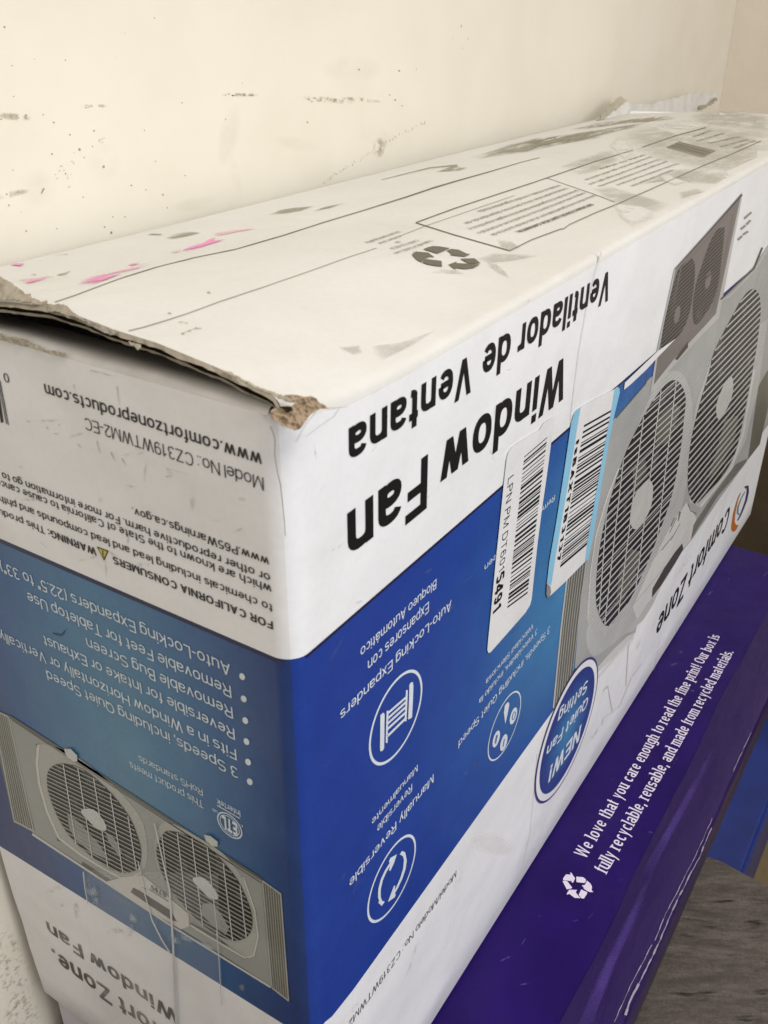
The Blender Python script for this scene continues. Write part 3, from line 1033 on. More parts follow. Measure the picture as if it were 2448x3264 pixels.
def f(k):
    k.line(cp(O1, S1, [(600, 770), (640, 860), (655, 950), (650, 1080), (665, 1200), (685, 1320), (720, 1460), (740, 1650), (765, 1900), (775, 2060)]), 5, 3)
ink_obj('corner_crease', END, 1.2, board('corner_crease', (.50, .49, .47), .5, .1), fb, f)
def f(k):
    k.line(cp(O1, S1, [(1130, 600), (1020, 730), (960, 830), (900, 950)]), 3, 1)
    k.line(cp(O1, S1, [(1270, 553), (1400, 548), (1500, 536)]), 2.5, 1)
    k.line(cp(O1, S1, [(1400, 560), (1340, 650), (1180, 760), (1010, 890)]), 2, 1.5)
ink_obj('corner_crack', FRONT, 1.2, board('corner_crack', (.60, .60, .59), .5, .1), fb, f)
# round icons ------------------------------------------------------
OC, SCc = (1050, 1800), 3.4025
def f(k):
    k.disc((.0503, .2105), .01620, 56, .01515)
    C = lambda q: cp(OC, SCc, q)
    k.line(C([(572, 1625), (570, 1700), (568, 1900), (566, 1990)]), 13.5, 13)
    k.poly(C([(550, 1640), (570, 1605), (592, 1610), (592, 1640)])); k.poly(C([(545, 1985), (588, 1985), (580, 2005), (560, 2022), (545, 2018)]))
    k.line(C([(884, 1300), (880, 1450), (870, 1655)]), 13, 12)
    k.poly(C([(862, 1305), (880, 1275), (903, 1272), (904, 1310)])); k.poly(C([(850, 1650), (890, 1640), (880, 1665), (850, 1676)]))
    k.line(C([(627, 1582), (622, 1700), (616, 1930)]), 6)
    k.line(C([(836, 1358), (830, 1500), (820, 1696)]), 6)
    for a, b in ((1612, 1432), (1668, 1482), (1724, 1536), (1782, 1592), (1858, 1655)):
        k.line(C([(625, a), (832, b)]), 6.2)
ink_obj('expander_icon', FRONT, 2, 'inkwhite', fb, f)
OD, SD = (1080, 2400), 3.6875
def f(k):
    k.disc((.0492, .1357), .01640, 56, .01535)
    C = lambda q: cp(OD, SD, q)
    k.line(C([(520, 1768), (490, 1745), (472, 1690), (474, 1600), (500, 1490), (545, 1390), (600, 1300), (625, 1260)]), 10, 5)
    k.poly(C([(535, 1745), (500, 1795), (460, 1760), (480, 1700), (500, 1735)]))
    k.poly(C([(678, 1188), (600, 1232), (582, 1280), (605, 1290), (585, 1380), (602, 1382), (640, 1300)]))
    k.line(C([(730, 1175), (765, 1200), (777, 1260), (765, 1360), (730, 1470), (680, 1580), (630, 1670)]), 11, 5)
    k.poly(C([(712, 1190), (740, 1150), (775, 1165), (788, 1220), (760, 1225), (740, 1205)]))
    k.poly(C([(573, 1750), (655, 1692), (665, 1655), (645, 1650), (660, 1560), (645, 1556), (610, 1650)]))
ink_obj('reverse_icon', FRONT, 2, 'inkwhite', fb, f)
OF, SF = (1440, 1950), 4.425
def ell(c, a, b, ang, n=18):
    o = []
    for i in range(n):
        t = 2 * math.pi * i / n
        x, y = a * math.cos(t), b * math.sin(t)
        o.append((c[0] + x * math.cos(ang) - y * math.sin(ang), c[1] + x * math.sin(ang) + y * math.cos(ang)))
    return o
def f(k):
    k.disc((.139, .1399), .01575, 56, .01495)
    C = lambda q: cp(OF, SF, q)
    k.poly(C([(800, 1272), (807, 1310), (785, 1430), (750, 1582), (730, 1420), (745, 1320), (775, 1280)]))
    for c in ((865, 1467), (622, 1792), (728, 1842)):
        k.poly(C(ell(c, 42, 125, .28)))
ink_obj('speed_icon', FRONT, 2, 'inkwhite', fb, f)
def f(k):
    C = lambda q: cp(OF, SF, q)
    k.line(C([(640, 1730), (612, 1860)]), 1.8); k.line(C([(625, 1735), (600, 1850)]), 1.8); k.line(C([(735, 1790), (715, 1900)]), 2.2)
    k.line(C(ell((868, 1462), 18, 60, .28, 12)), 1.8, closed=True)
ink_obj('speed_icon_digits', FRONT, 4, 'bluefront', fb, f)

# ------------------------------------------------------------------ clip helper for grille bars
def clip(poly, p, d):
    """parts of the line p + t d inside polygon"""
    ts = []
    n = len(poly)
    for i in range(n):
        a = np.array(poly[i], float); b = np.array(poly[(i + 1) % n], float)
        e = b - a
        den = d[0] * e[1] - d[1] * e[0]
        if abs(den) < 1e-9: continue
        q = a - p
        t = (q[0] * e[1] - q[1] * e[0]) / den
        s_ = (q[0] * d[1] - q[1] * d[0]) / den
        if 0 <= s_ < 1: ts.append(t)
    ts.sort()
    return [(p + d * ts[i], p + d * ts[i + 1]) for i in range(0, len(ts) - 1, 2)]


def smooth_poly(p, k=3):
    """closed Catmull-Rom through the points"""
    n = len(p); o = []
    for i in range(n):
        a, b, c, d = (np.array(p[(i + j) % n], float) for j in (-1, 0, 1, 2))
        for s_ in range(k):
            t = s_ / k
            o.append(tuple(.5 * ((2 * b) + (c - a) * t + (2 * a - 5 * b + 4 * c - d) * t * t + (3 * b - a - 3 * c + d) * t ** 3)))
    return o


def rule(k, poly, p0, p1, d0, d1, n, w0, w1, skip=None):
    """n bars whose starts run p0->p1 and directions turn d0->d1"""
    p0, p1, d0, d1 = (np.array(q, float) for q in (p0, p1, d0, d1))
    for i in range(n):
        t = i / (n - 1)
        p = p0 + (p1 - p0) * t; d = d0 + (d1 - d0) * t
        for a, b in clip(poly, p, d):
            k.line([a, b], w0 + (w1 - w0) * t)


# ------------------------------------------------------------------ fan picture on the end panel
B = lambda q: cp((0, 2200), 1.659, q)
Q = lambda q: cp((400, 2600), 2.9625, q)
sf = Ink(END, 2); sf.poly([(30, 2281), (833, 2800), (865, 3143), (105, 2655)])
fan_e = sf.build('fan_picture', M['fan_body'], fb)
def f(k):
    k.poly([(-30, 2257), (27, 2283), (112, 2648), (45, 2615), (0, 2425), (-30, 2400)])
    k.poly([(833, 2800), (838, 2806), (898, 2849), (923, 3190), (868, 3148)])
ink_obj('expander_picture', END, 2, 'fan_exp', fan_e, f)
def f(k):
    for t in np.linspace(.0, 1, 9):
        a = (-22 + 50 * t, 2262 + 22 * t); b = (46 + 62 * t, 2612 + 34 * t)
        k.line([a, b], 2.2 if 0 < t < 1 else 5)
    for t in np.linspace(0, 1, 8):
        a = (838 + 58 * t, 2806 + 43 * t); b = (868 + 53 * t, 3145 + 42 * t)
        k.line([a, b], 2.0 if 0 < t < 1 else 4.5)
    k.line([(-20, 2262), (27, 2283)], 6); k.line([(45, 2615), (112, 2650)], 6); k.line([(838, 2806), (897, 2849)], 5); k.line([(868, 3147), (922, 3189)], 5)
ink_obj('expander_rails', END, 3, 'fan_plate', fan_e, f)
def f(k):
    k.line([(29, 2281), (200, 2391), (560, 2624), (833, 2800)], 9, 8)
    k.line([(40, 2294), (200, 2400), (560, 2634), (833, 2812)], 3)
    k.poly(B([(190, 285), (205, 280), (212, 298), (197, 300)])); k.poly(B([(302, 778), (318, 784), (322, 797), (306, 796)])); k.poly(B([(1283, 1408), (1312, 1408), (1306, 1417), (1290, 1416)]))
    # dark lines in the base rail
    k.poly(B([(440, 905), (560, 985), (635, 1030), (628, 1042), (540, 995), (430, 925)]))
    k.poly(B([(1010, 1225), (1060, 1250), (1150, 1300), (1240, 1350), (1240, 1362), (1140, 1320), (1008, 1248)]))
ink_obj('fan_shadow_lines', END, 3, 'fan_shade', fan_e, f)
def f(k):
    k.poly(smooth_poly(B([(205, 285), (198, 380), (215, 500), (260, 650), (320, 780), (430, 870), (600, 970), (720, 985), (780, 900), (760, 700), (640, 540), (480, 400), (330, 310)])))
    k.poly(smooth_poly(B([(860, 700), (820, 800), (830, 920), (880, 1020), (1000, 1180), (1150, 1300), (1300, 1408), (1345, 1400), (1368, 1300), (1350, 1160), (1290, 1000), (1180, 860), (1040, 770), (930, 710)])))
ink_obj('fan_plate', END, 3, 'fan_plate', fan_e, f)
def f(k):
    k.line(B([(207, 285), (198, 380), (210, 490), (252, 640), (315, 780), (430, 868), (540, 935), (640, 990), (700, 985), (745, 965)]), 8, 5)
    k.line(B([(1290, 985), (1350, 1160), (1368, 1300), (1345, 1400), (1298, 1412), (1150, 1325), (1010, 1240)]), 4, 6)
    k.line([(105, 2657), (300, 2785), (560, 2957), (865, 3145)], 7, 6)
    k.poly(B([(640, 990), (760, 975), (1000, 1180), (1005, 1245), (960, 1262), (700, 1105), (560, 1010)]))
ink_obj('fan_highlights', END, 4, 'fan_pale', fan_e, f)
GL = smooth_poly(B([(340, 385), (450, 420), (560, 510), (640, 600), (700, 690), (740, 800), (750, 870), (735, 935), (690, 960), (620, 955), (520, 900), (400, 800), (320, 690), (270, 570), (252, 480), (268, 410)]), 4)
GR = smooth_poly(B([(870, 752), (832, 830), (842, 905), (875, 1000), (935, 1090), (1005, 1170), (1090, 1250), (1190, 1308), (1260, 1320), (1320, 1290), (1338, 1220), (1320, 1130), (1260, 1000), (1170, 890), (1080, 810), (980, 760), (910, 742)]), 4)
def f(k):
    k.poly(GL); k.poly(GR)
ink_obj('grille_picture', END, 5, 'fan_dark', fan_e, f)
def f(k):
    # pale glow of the room seen through the blades
    k.poly(B([(360, 640), (430, 700), (520, 800), (590, 900), (480, 850), (400, 780), (370, 720)]))
    k.poly(B([(1075, 1120), (1130, 1125), (1180, 1190), (1215, 1250), (1200, 1290), (1120, 1230), (1070, 1180)]))
    k.poly(B([(560, 740), (610, 780), (650, 850), (640, 880), (580, 800)]))
ink_obj('grille_glints', END, 6, 'fan_body', fan_e, f)
def f(k):
    rule(k, GL, (150, 2400), (150, 2700 + 60), (1, .44), (1, .58), 31, 3.4, 3.8)
    rule(k, GR, (480, 2580), (480, 2920 + 30), (1, .50), (1, .64), 31, 3.4, 3.8)
ink_obj('grille_bars', END, 7, 'fan_slat', fan_e, f)
def f(k):
    for x in (200, 245, 290, 335, 380, 420):
        for a, b in clip(GL, np.array([x, 2400.]), np.array([.16, 1.])): k.line([a, b], 3.2)
    for x in (515, 565, 610, 655, 700, 745):
        for a, b in clip(GR, np.array([x, 2620.]), np.array([.12, 1.])): k.line([a, b], 3.2)
    k.poly(smooth_poly(B([(440, 625), (500, 625), (545, 670), (568, 715), (560, 738), (515, 725), (470, 680), (440, 650)])))
    k.poly(smooth_poly(B([(1030, 985), (1080, 985), (1120, 1020), (1155, 1070), (1155, 1100), (1110, 1090), (1070, 1050), (1030, 1010)])))
    k.poly(B([(345, 305), (380, 305), (415, 340), (415, 372), (395, 372), (358, 345)])); k.poly(B([(1085, 758), (1120, 765), (1158, 795), (1155, 822), (1130, 818), (1095, 790)]))
ink_obj('fan_hub', END, 8, 'fan_hub', fan_e, f)
def f(k):
    k.poly(B([(695, 1065), (708, 1040), (740, 1055), (905, 1160), (940, 1222), (900, 1205)]))
ink_obj('control_panel_picture', END, 5, 'inset', fan_e, f)
def f(k):
    k.text('6785', (530, 2845), (483, 2817), (527, 2857), w=.2)
    k.line([(538, 2870), (478, 2832)], 2); k.line([(468, 2832), (455, 2826)], 2)
ink_obj('control_panel_marks', END, 6, 'fan_shade', fan_e, f)

# end panel lettering
def f(k):
    k.text('www.comfortzoneproducts.com', (834, 1446), (140.5, 1222), (836, 1491), w=.135)
    global HL
    HL = h = k.text('FOR CALIFORNIA CONSUMERS', (870, 1981), (359.4, None), (867.5, 2005), w=.17)
    print('HL', h); k.text('WARNING:', (305, None), (152, 1684.5), caph=h, w=.17)
    k.text('0', (27, 1192), (10, 1186.5), (26, 1219), w=.11)
    k.line([(1, 1213), (28, 1354)], 2.5); k.line([(-5, 1205), (22, 1351)], 2.5); k.line([(-14, 1190), (8, 1346)], 9); k.line([(-30, 1180), (-12, 1340)], 6)
ink_obj('end_bold_lettering', END, 2, 'inkwarm', fb, f)
def f(k):
    k.text('Model No.: CZ319WTWM2-EC', (840, 1522), (267, 1329), (833, 1561), w=.09)
    h = HL
    k.text('This produc', (141, None), (-22, 1612.5), caph=h, w=.13)
    k.text('to chemicals including lead and lead compounds and phth', (868.5, None), (-4, 1577), caph=h, w=.13)
    k.text('which are known to the State of California to cause cance', (865, None), (-14, 1524), caph=h, w=.13)
    k.text('or other reproductive harm. For more information go to', (861, None), (5, 1503), caph=h, w=.13)
    k.text('www.P65Warnings.ca.gov.', (857, None), (421, 1616), caph=h, w=.13)
ink_obj('end_lettering', END, 2, 'inkwarm', fb, f)
def f(k): k.poly([(309, 1741), (347, 1755), (333, 1787)])
wt = ink_obj('warning_triangle', END, 2, 'inkwarm', fb, f)
def f(k): k.poly([(315, 1746), (343, 1757), (332.5, 1780)])
ink_obj('triangle_fill', END, 3, 'yellow', wt, f)
def f(k): k.line([(329, 1753), (331, 1769)], 3.2); k.line([(331.5, 1772), (332, 1776)], 3.2)
ink_obj('exclamation_mark', END, 4, 'inkwarm', wt, f)
def f(k):
    h = k.text('Auto-Locking Expanders (22.5" to 33")', (733, 2117), (-2, None), (722.5, 2150), w=.105)
    k.text('Removable Feet for Tabletop Use', (736, 2186.5), (85.4, None), caph=h, w=.105)
    k.text('Removable Bug Screen', (741, 2254), (274, None), caph=h, w=.105)
    k.text('Reversible for Intake or Exhaust', (747, 2322), (137, None), caph=h, w=.105)
    k.text('Fits in a Window Horizontally or Vertically', (752.6, 2388.5), (-3, None), caph=h, w=.105)
    k.text('3 Speeds, including Quiet Speed', (758, 2448), (147, None), caph=h, w=.105)
    for x, y in ((773, 2155.7), (778, 2226.6), (783, 2295.7), (787, 2362.7), (792, 2427.8), (797, 2491)):
        k.poly(ell((x, y), 8.5, 11.5, -.5, 14))
    k.text('RoHS standards', (645.5, 2515), (442, None), (643, 2534), w=.1)
    k.text('This product meets', (647, None), (413, 2425), caph=.0032, w=.1)
    k.text('Intertek', (766, 2584), (691.6, None), (764.5, 2602), w=.12)
    k.line([(693, 2566), (766, 2608)], 2.5)
    k.text('us', (693, 2582), (677, 2575), (692, 2593), w=.12); k.text('c', (775, 2629), (767, 2625), (774, 2638), w=.12)
    k.disc((.0286, .1906), .00505, 40, .00455); k.disc((.0286, .1906), .0040, 40, .0037)
    k.text('ETL', (756, 2624), (708, 2596), (748, 2660), w=.22)
ink_obj('end_list_lettering', END, 2, 'inkwhite_end', fb, f)
def f(k):
    k.text('Window Fan', (563, None), (146, 2935), (266.7, 3057), w=.165)
    k.text('Comfort Zone.', (684, None), (163, 3021), (384, 3225), w=.165)
ink_obj('end_title_lettering', END, 2, 'inkfade', fb, f)

# clear tape pulled over the lower end panel, with wrinkles
mt, nt, bs = new_mat('clear_tape')
bs.inputs['Base Color'].default_value = (.9, .9, .88, 1); bs.inputs['Roughness'].default_value = .16
bs.inputs['Alpha'].default_value = .10
M['tape'] = mt
M['crease'] = board('tape_wrinkle', (.62, .63, .62), .25, .2, .6)
tp = ink_obj('clear_tape', END, 10, 'tape', fb, lambda k: k.poly([(268, 2770), (700, 2780), (718, 3330), (330, 3330)]))
def f(k):
    k.line([(270, 2775), (276, 2830), (285, 2880)], 4, 2)
    k.line([(497, 2620), (520, 2720), (545, 2830), (556, 3000), (567, 3264)], 3, 8)
    k.line([(445, 2740), (465, 2840), (490, 2930), (520, 2990), (545, 3030)], 2.5, 5)
    k.line([(695, 2960), (702, 3040), (708, 3150), (712, 3200)], 3, 2)
ink_obj('tape_wrinkles', END, 11, 'crease', tp, f)

# scuffs on end panel
def f(k):
    random.seed(8)
    for x, y, l, a in ((310, 1405, 40, 1.3), (355, 1440, 30, 1.1), (390, 1460, 26, 1.0), (237, 1225, 14, 1.4), (375, 1230, 60, 1.45), (88, 1340, 10, .5), (150, 1360, 10, .9), (175, 1380, 14, .2), (250, 1415, 16, .8), (190, 1350, 8, 1.2), (290, 1180, 40, .2), (330, 1190, 30, .25), (530, 1517, 14, .1)):
        k.line([(x, y), (x + l * .5 * math.cos(a), y + l * .5 * math.sin(a) + 1), (x + l * math.cos(a), y + l * math.sin(a))], 2.2, .8)
ink_obj('scuff_and_streak_marks', END, 3, board('scuff', (.36, .34, .30), .6), fb, f)
ink_obj('scuff_and_streak_marks', END, 3, board('scuff_dark', (.03, .06, .10), .6), fb, lambda k: (k.poly([(168, 2016), (195, 2022), (205, 2012), (213, 2003), (203, 2022), (195, 2026), (170, 2020)]),))

# ------------------------------------------------------------------ fan picture on the front panel
G = lambda q: cp((1700, 1150), 2.218, q)
H2 = lambda q: cp((2000, 550), 3.687, q)
K3 = lambda q: cp((1650, 2000), 3.318, q)
ff = Ink(FRONT, 1.6)
ff.poly([(1831, 2130), (1850, 1900), (1868, 1790), (1900, 1600), (1935, 1380), (1957, 1335), (2010, 1275), (2071, 1205), (2152, 1150), (2233, 1065), (2296, 954), (2400, 850), (2448, 780), (2620, 560), (2560, 1200), (2400, 1420), (2381, 1470), (2300, 1580), (2209, 1714), (2173, 1760), (2120, 1850), (2043, 1939), (2024, 2018), (1960, 2080), (1900, 2135)])
ffo = ff.build('fan_picture', M['ffan_body'], fb)
def f(k):
    k.poly([(1804, 1849), (1868, 1790), (1850, 1900), (1840, 2000), (1826, 2150), (1800, 2230), (1761, 2262), (1786, 2000)])
    k.poly(G([(1590, 180), (1659, 60), (1659, 330), (1600, 590), (1515, 700)]))
ink_obj('expander_picture', FRONT, 2, 'fan_exp', ffo, f)
def f(k):
    for t in np.linspace(0, 1, 8):
        k.line([(1806 + 60 * t, 1847 - 56 * t), (1788 + 52 * t, 2000), (1763 + 62 * t, 2256 - 120 * t)], 5 if t == 0 else 1.6)
    k.line(H2([(1652, 880), (1500, 1130), (1200, 1450), (1100, 1500)]), 5)
ink_obj('expander_rails', FRONT, 2.6, 'ffan_plate', ffo, f)
def f(k):
    k.poly(smooth_poly(K3([(740, -20), (720, 100), (740, 230), (790, 300), (840, 290), (1000, 180), (1140, 60), (1230, 30), (1300, -150), (1200, -300), (900, -300)])))
    k.poly(smooth_poly(G([(590, 830), (500, 1000), (440, 1250), (390, 1600), (400, 1900), (700, 1900), (900, 1600), (1030, 1100), (1110, 700), (1120, 300), (1050, 90), (920, 100), (800, 300), (680, 600)])))
    k.poly(G([(1100, 1000), (1080, 700), (1150, 300), (1250, 0), (1659, -300), (1590, 180), (1500, 560), (1420, 720), (1180, 1040)]))
ink_obj('fan_plate', FRONT, 2.2, 'ffan_plate', ffo, f)
PLF = smooth_poly(G([(590, 830), (500, 1000), (440, 1250), (395, 1600), (405, 1880), (520, 2050), (690, 1850), (900, 1590), (1030, 1100), (1110, 700), (1118, 300), (1050, 95), (920, 110), (800, 310), (680, 610)]))
def f(k): rule(k, PLF, (1820, 1330), (1820, 2260), (1, -.80), (1, -1.25), 70, 1.6, 1.6)
ink_obj('plate_ribs', FRONT, 2.5, board('plate_rib_ink', (.42, .425, .415), .4, .1), ffo, f)
GF = smooth_poly(G([(1000, 135), (1050, 180), (1075, 270), (1062, 420), (1040, 620), (1000, 850), (960, 1010), (900, 1180), (840, 1340), (760, 1530), (680, 1690), (600, 1800), (545, 1868), (500, 1865), (465, 1800), (440, 1700), (445, 1500), (470, 1300), (510, 1100), (570, 880), (650, 650), (740, 460), (830, 300), (930, 170)]), 3)
GF2 = smooth_poly([(2407, 923), (2419, 941), (2424, 985), (2420, 1035), (2412, 1100), (2396, 1190), (2376, 1299), (2358, 1384), (2338, 1455), (2300, 1520), (2262, 1562), (2223, 1603), (2207, 1600), (2194, 1569), (2191, 1511), (2196, 1443), (2209, 1366), (2232, 1276), (2259, 1186), (2271, 1133), (2298, 1073), (2331, 1011), (2361, 957), (2388, 925)], 3)
def f(k):
    k.poly(GF); k.poly(GF2)
ink_obj('grille_picture', FRONT, 3, 'ffan_dark', ffo, f)
def f(k):
    k.poly(G([(690, 1330), (760, 1350), (720, 1500), (640, 1680), (580, 1740), (600, 1500)]))
    k.poly(G([(880, 400), (980, 300), (1040, 330), (960, 560), (860, 620)]))
    k.poly(G([(1350, 420), (1450, 380), (1420, 560), (1300, 780), (1230, 830), (1300, 600)]))
    k.poly(G([(700, 760), (790, 700), (800, 780), (700, 900)]))
ink_obj('grille_glints', FRONT, 3.8, 'fan_shade', ffo, f)
def f(k):
    rule(k, GF, (1880, 1300), (1880, 2110), (1, -.80), (1, -1.22), 38, 4.0, 4.0)
    rule(k, GF2, (2180, 1110), (2180, 1650), (1, -.93), (1, -1.25), 27, 4.4, 4.2)
ink_obj('grille_bars', FRONT, 4.6, 'ffan_slat', ffo, f)
def f(k):
    for x0, x1 in ((1960, 1905), (2010, 1925), (2060, 1965), (2105, 2010), (2150, 2060)):
        p = np.array([x0, 1240.]); q = np.array([x1, 1990.])
        for a, b in clip(GF, p, q - p): k.line([a, b], 3)
    k.poly(smooth_poly(G([(815, 840), (840, 880), (838, 970), (820, 1050), (780, 1125), (725, 1188), (690, 1170), (680, 1100), (692, 1010), (730, 920), (785, 855)])))
    k.poly(smooth_poly(G([(1395, 108), (1410, 160), (1400, 250), (1365, 335), (1312, 412), (1292, 385), (1290, 310), (1320, 220), (1360, 140)])))
ink_obj('fan_hub', FRONT, 5.4, 'fan_hub', ffo, f)
def f(k):
    k.poly(G([(1050, 1290), (1058, 1330), (1000, 1430), (900, 1590), (835, 1675), (840, 1610), (920, 1470), (1000, 1350)]))
ink_obj('control_panel_picture', FRONT, 3.4, 'inset', ffo, f)
def f(k):
    k.poly(G([(1300, 960), (1500, 720), (1510, 690), (1430, 730), (1250, 980), (1130, 1160), (1112, 1262)]))
    k.line(G([(1090, 1010), (1110, 1060), (1150, 1080)]), 3)
    k.line(G([(1035, 1065), (1022, 1130)]), 6, 3)
    k.line(G([(995, 1110), (970, 1170)]), 3)
    for a in ((960, 1215, 1010, 1110), (970, 1270, 1035, 1150), (905, 1340, 980, 1240)):
        k.line(G([(a[0], a[1]), (a[2], a[3])]), 1.8)
ink_obj('fan_shadow_lines', FRONT, 3.4, 'inset_grey', ffo, f)
def f(k):
    k.line(G([(810, 0), (805, 90), (580, 400)]) if False else [(2063, 1190), (2058, 1222), (1962, 1333)], 2, 4)
ink_obj('fan_edge_shadow', FRONT, 1.9, 'fan_shade', ffo, f)
def f(k):
    k.poly(G([(1080, 1000), (1120, 1060), (1150, 1110), (1112, 1262), (1060, 1330), (900, 1600), (800, 1720), (730, 1830), (700, 1740), (780, 1560), (840, 1420), (960, 1180), (1040, 1060)]))
    k.poly(K3([(840, 420), (1000, 240), (1160, 90), (1240, 50), (1200, 130), (1000, 320), (850, 470)]))
    k.line(G([(1560, 60), (1480, 520), (1395, 760), (1180, 1030)]), 7)
    k.line(G([(600, 760), (520, 960), (440, 1230), (400, 1500), (385, 1800)]), 5, 3)
ink_obj('fan_highlights', FRONT, 2.9, board('ffan_pale', (.66, .65, .63), .4), ffo, f)

# small inset picture
io = ink_obj('inset_picture', FRONT, 3.6, 'ffan_plate', fb, lambda k: k.poly([(2365, 612), (2362, 640), (2290, 1013), (2236, 1068), (2155, 1155), (2070, 1256), (2092, 1117), (2148, 856)]))
ink_obj('inset_body', FRONT, 4.2, 'inset_grey', io, lambda k: k.poly([(2361, 622), (2352, 660), (2280, 1000), (2225, 1060), (2150, 1140), (2082, 1226), (2098, 1117), (2152, 860)]))
IN = smooth_poly(H2([(1110, 645), (1135, 680), (1100, 1000), (1060, 1300), (980, 1550), (850, 1740), (780, 1780), (760, 1600), (790, 1350), (880, 1050), (980, 780), (1050, 670)]), 3)
IN2 = smooth_poly(H2([(750, 1010), (785, 1100), (770, 1350), (720, 1650), (640, 1850), (500, 2020), (400, 2080), (400, 1900), (470, 1560), (540, 1300), (600, 1130), (680, 1050)]), 3)
ink_obj('inset_grilles', FRONT, 4.9, 'fan_dark', io, lambda k: (k.poly(IN), k.poly(IN2)))
def f(k):
    rule(k, IN, (2190, 760), (2190, 1180), (1, -.9), (1, -1.05), 38, 2.4, 2.4)
    rule(k, IN2, (2100, 880), (2100, 1180), (1, -.9), (1, -1.05), 26, 2.4, 2.4)
    for c in ((938, 1260), (575, 1670)): k.poly(H2(ell(c, 32, 110, .18)))
    k.line(H2([(1190, 470), (1235, 520), (1110, 1150), (1000, 1600), (960, 1660)]), 3)
    k.line(H2([(1190, 470), (900, 830), (620, 1120), (560, 1400)]), 3)
ink_obj('inset_bars', FRONT, 5.6, 'inset_grey', io, f)
ink_obj('inset_frame', FRONT, 5.6, 'inset', io, lambda k: (k.line([(2363, 620), (2258, 738), (2150, 857)], 6, 3), k.line(H2([(1090, 1490), (1300, 1290), (1480, 1130), (1580, 880)]), 5), k.poly(H2([(700, 1990), (705, 2050), (580, 2200), (550, 2190)]))))
ink_obj('pointer_wedge', FRONT, 6.4, 'white', io, lambda k: (k.poly([(1989, 1219), (1986, 1242), (2009, 1223), (2057, 1178), (2092, 1140), (2152, 1078), (2093, 1119), (2045, 1165)]),))
def f(k):
    for (a, b, c, d) in ((1455, 465, 1370, 540), (1445, 560, 1395, 610), (1385, 620, 1330, 665), (1415, 690, 1355, 730), (1345, 745, 1295, 790)):
        k.line(H2([(a, b), (c, d)]), 7)
ink_obj('inset_caption', FRONT, 2, board('caption', (.36, .31, .28), .5, .3), fb, f)

# badge
bdg = ink_obj('round_badge', FRONT, 6, board('badge_rim', (.05, .04, .22), .35), fb, lambda k: k.disc((.2225, .0742), .0402, 80))
ink_obj('badge_ring', FRONT, 6.6, 'white', bdg, lambda k: k.disc((.2225, .0742), .0388, 80))
M['badge'] = gradient_band('badge_blue', [(0, (.06, .26, .48, 1)), (.45, (.030, .13, .36, 1)), (.8, (.020, .05, .25, 1)), (1, (.02, .04, .22, 1))], (.2225, 0, .0742), (27, 1, 27), False)
ink_obj('badge_fill', FRONT, 7.3, M['badge'], bdg, lambda k: k.disc((.2225, .0742), .0350, 80))
def f(k):
    k.text('NEW!', (1851, 2306), (1752, 2440), (1842, 2360), w=.18)
    k.text('Quiet Fan', (1874, 2214), (1742, 2378), (1865, 2254), w=.15)
    k.text('Setting', (1873, 2162), (1780, 2266), (1863, 2206), w=.15)
ink_obj('badge_lettering', FRONT, 8, 'inkwhite', bdg, f)

# maker's name
def f(k): k.text('Comfort Zone', (2330, 1605), (2099, 1966), (2180.5, 1897), w=.14)
ink_obj('maker_lettering', FRONT, 4, 'ink', fb, f)
Z5 = lambda q: cp((2150, 1500), 4.916, q)
sw_ = ink_obj('maker_swoosh', FRONT, 4, board('orange_ink', (.62, .17, .03), .4, .1), fb, lambda k: (k.poly(Z5([(1030, 340), (985, 430), (945, 560), (915, 680), (900, 780), (888, 860), (890, 920), (912, 958), (950, 942), (975, 905), (1000, 850), (960, 850), (938, 800), (945, 700), (965, 590), (995, 460), (1035, 350)])),))
ink_obj('purple_arc', FRONT, 4, board('purple_ink', (.06, .04, .15), .4, .1), sw_, lambda k: k.line(Z5([(1100, 265), (1140, 240), (1145, 330), (1120, 460), (1070, 600), (1020, 720), (985, 780)]), 9, 3))
ink_obj('teal_arc', FRONT, 4, board('teal_ink', (.10, .33, .33), .4, .1), sw_, lambda k: k.line(Z5([(1100, 330), (1040, 440), (995, 560), (985, 660), (1010, 690)]), 2, 5))

# creases in the white front area, their shading drawn as grey lines
def f(k):
    k.line([(1712, 2400), (1690, 2650), (1668, 2750)], 2, 1)
    k.line([(1916, 803), (1894, 876), (1868, 985), (1845, 1115), (1830, 1230), (1817, 1340)], 5, 3)
ink_obj('fold_shade_line', FRONT, 1.2, board('fold', (.78, .77, .77), .35, .03), fb, f)
def f(k):
    k.line([(2044, 2115), (2012, 2160), (1975, 2250), (1922, 2290), (1918, 2310)], 4, 2)
    k.line([(1995, 2185), (2003, 2060), (2015, 2030)], 4, 3)
    k.line([(1920, 2205), (1937, 2185), (1952, 2270), (1982, 2240)], 3, 4)
    k.line([(1903, 2150), (1880, 2210), (1900, 2165), (1960, 2095), (2020, 2030)], 5, 8)
ink_obj('fold_glint_streaks', FRONT, 3.2, board('streak', (.79, .775, .77), .35, .06), fb, f)  # shading of folds and tape glints drawn in as pale lines

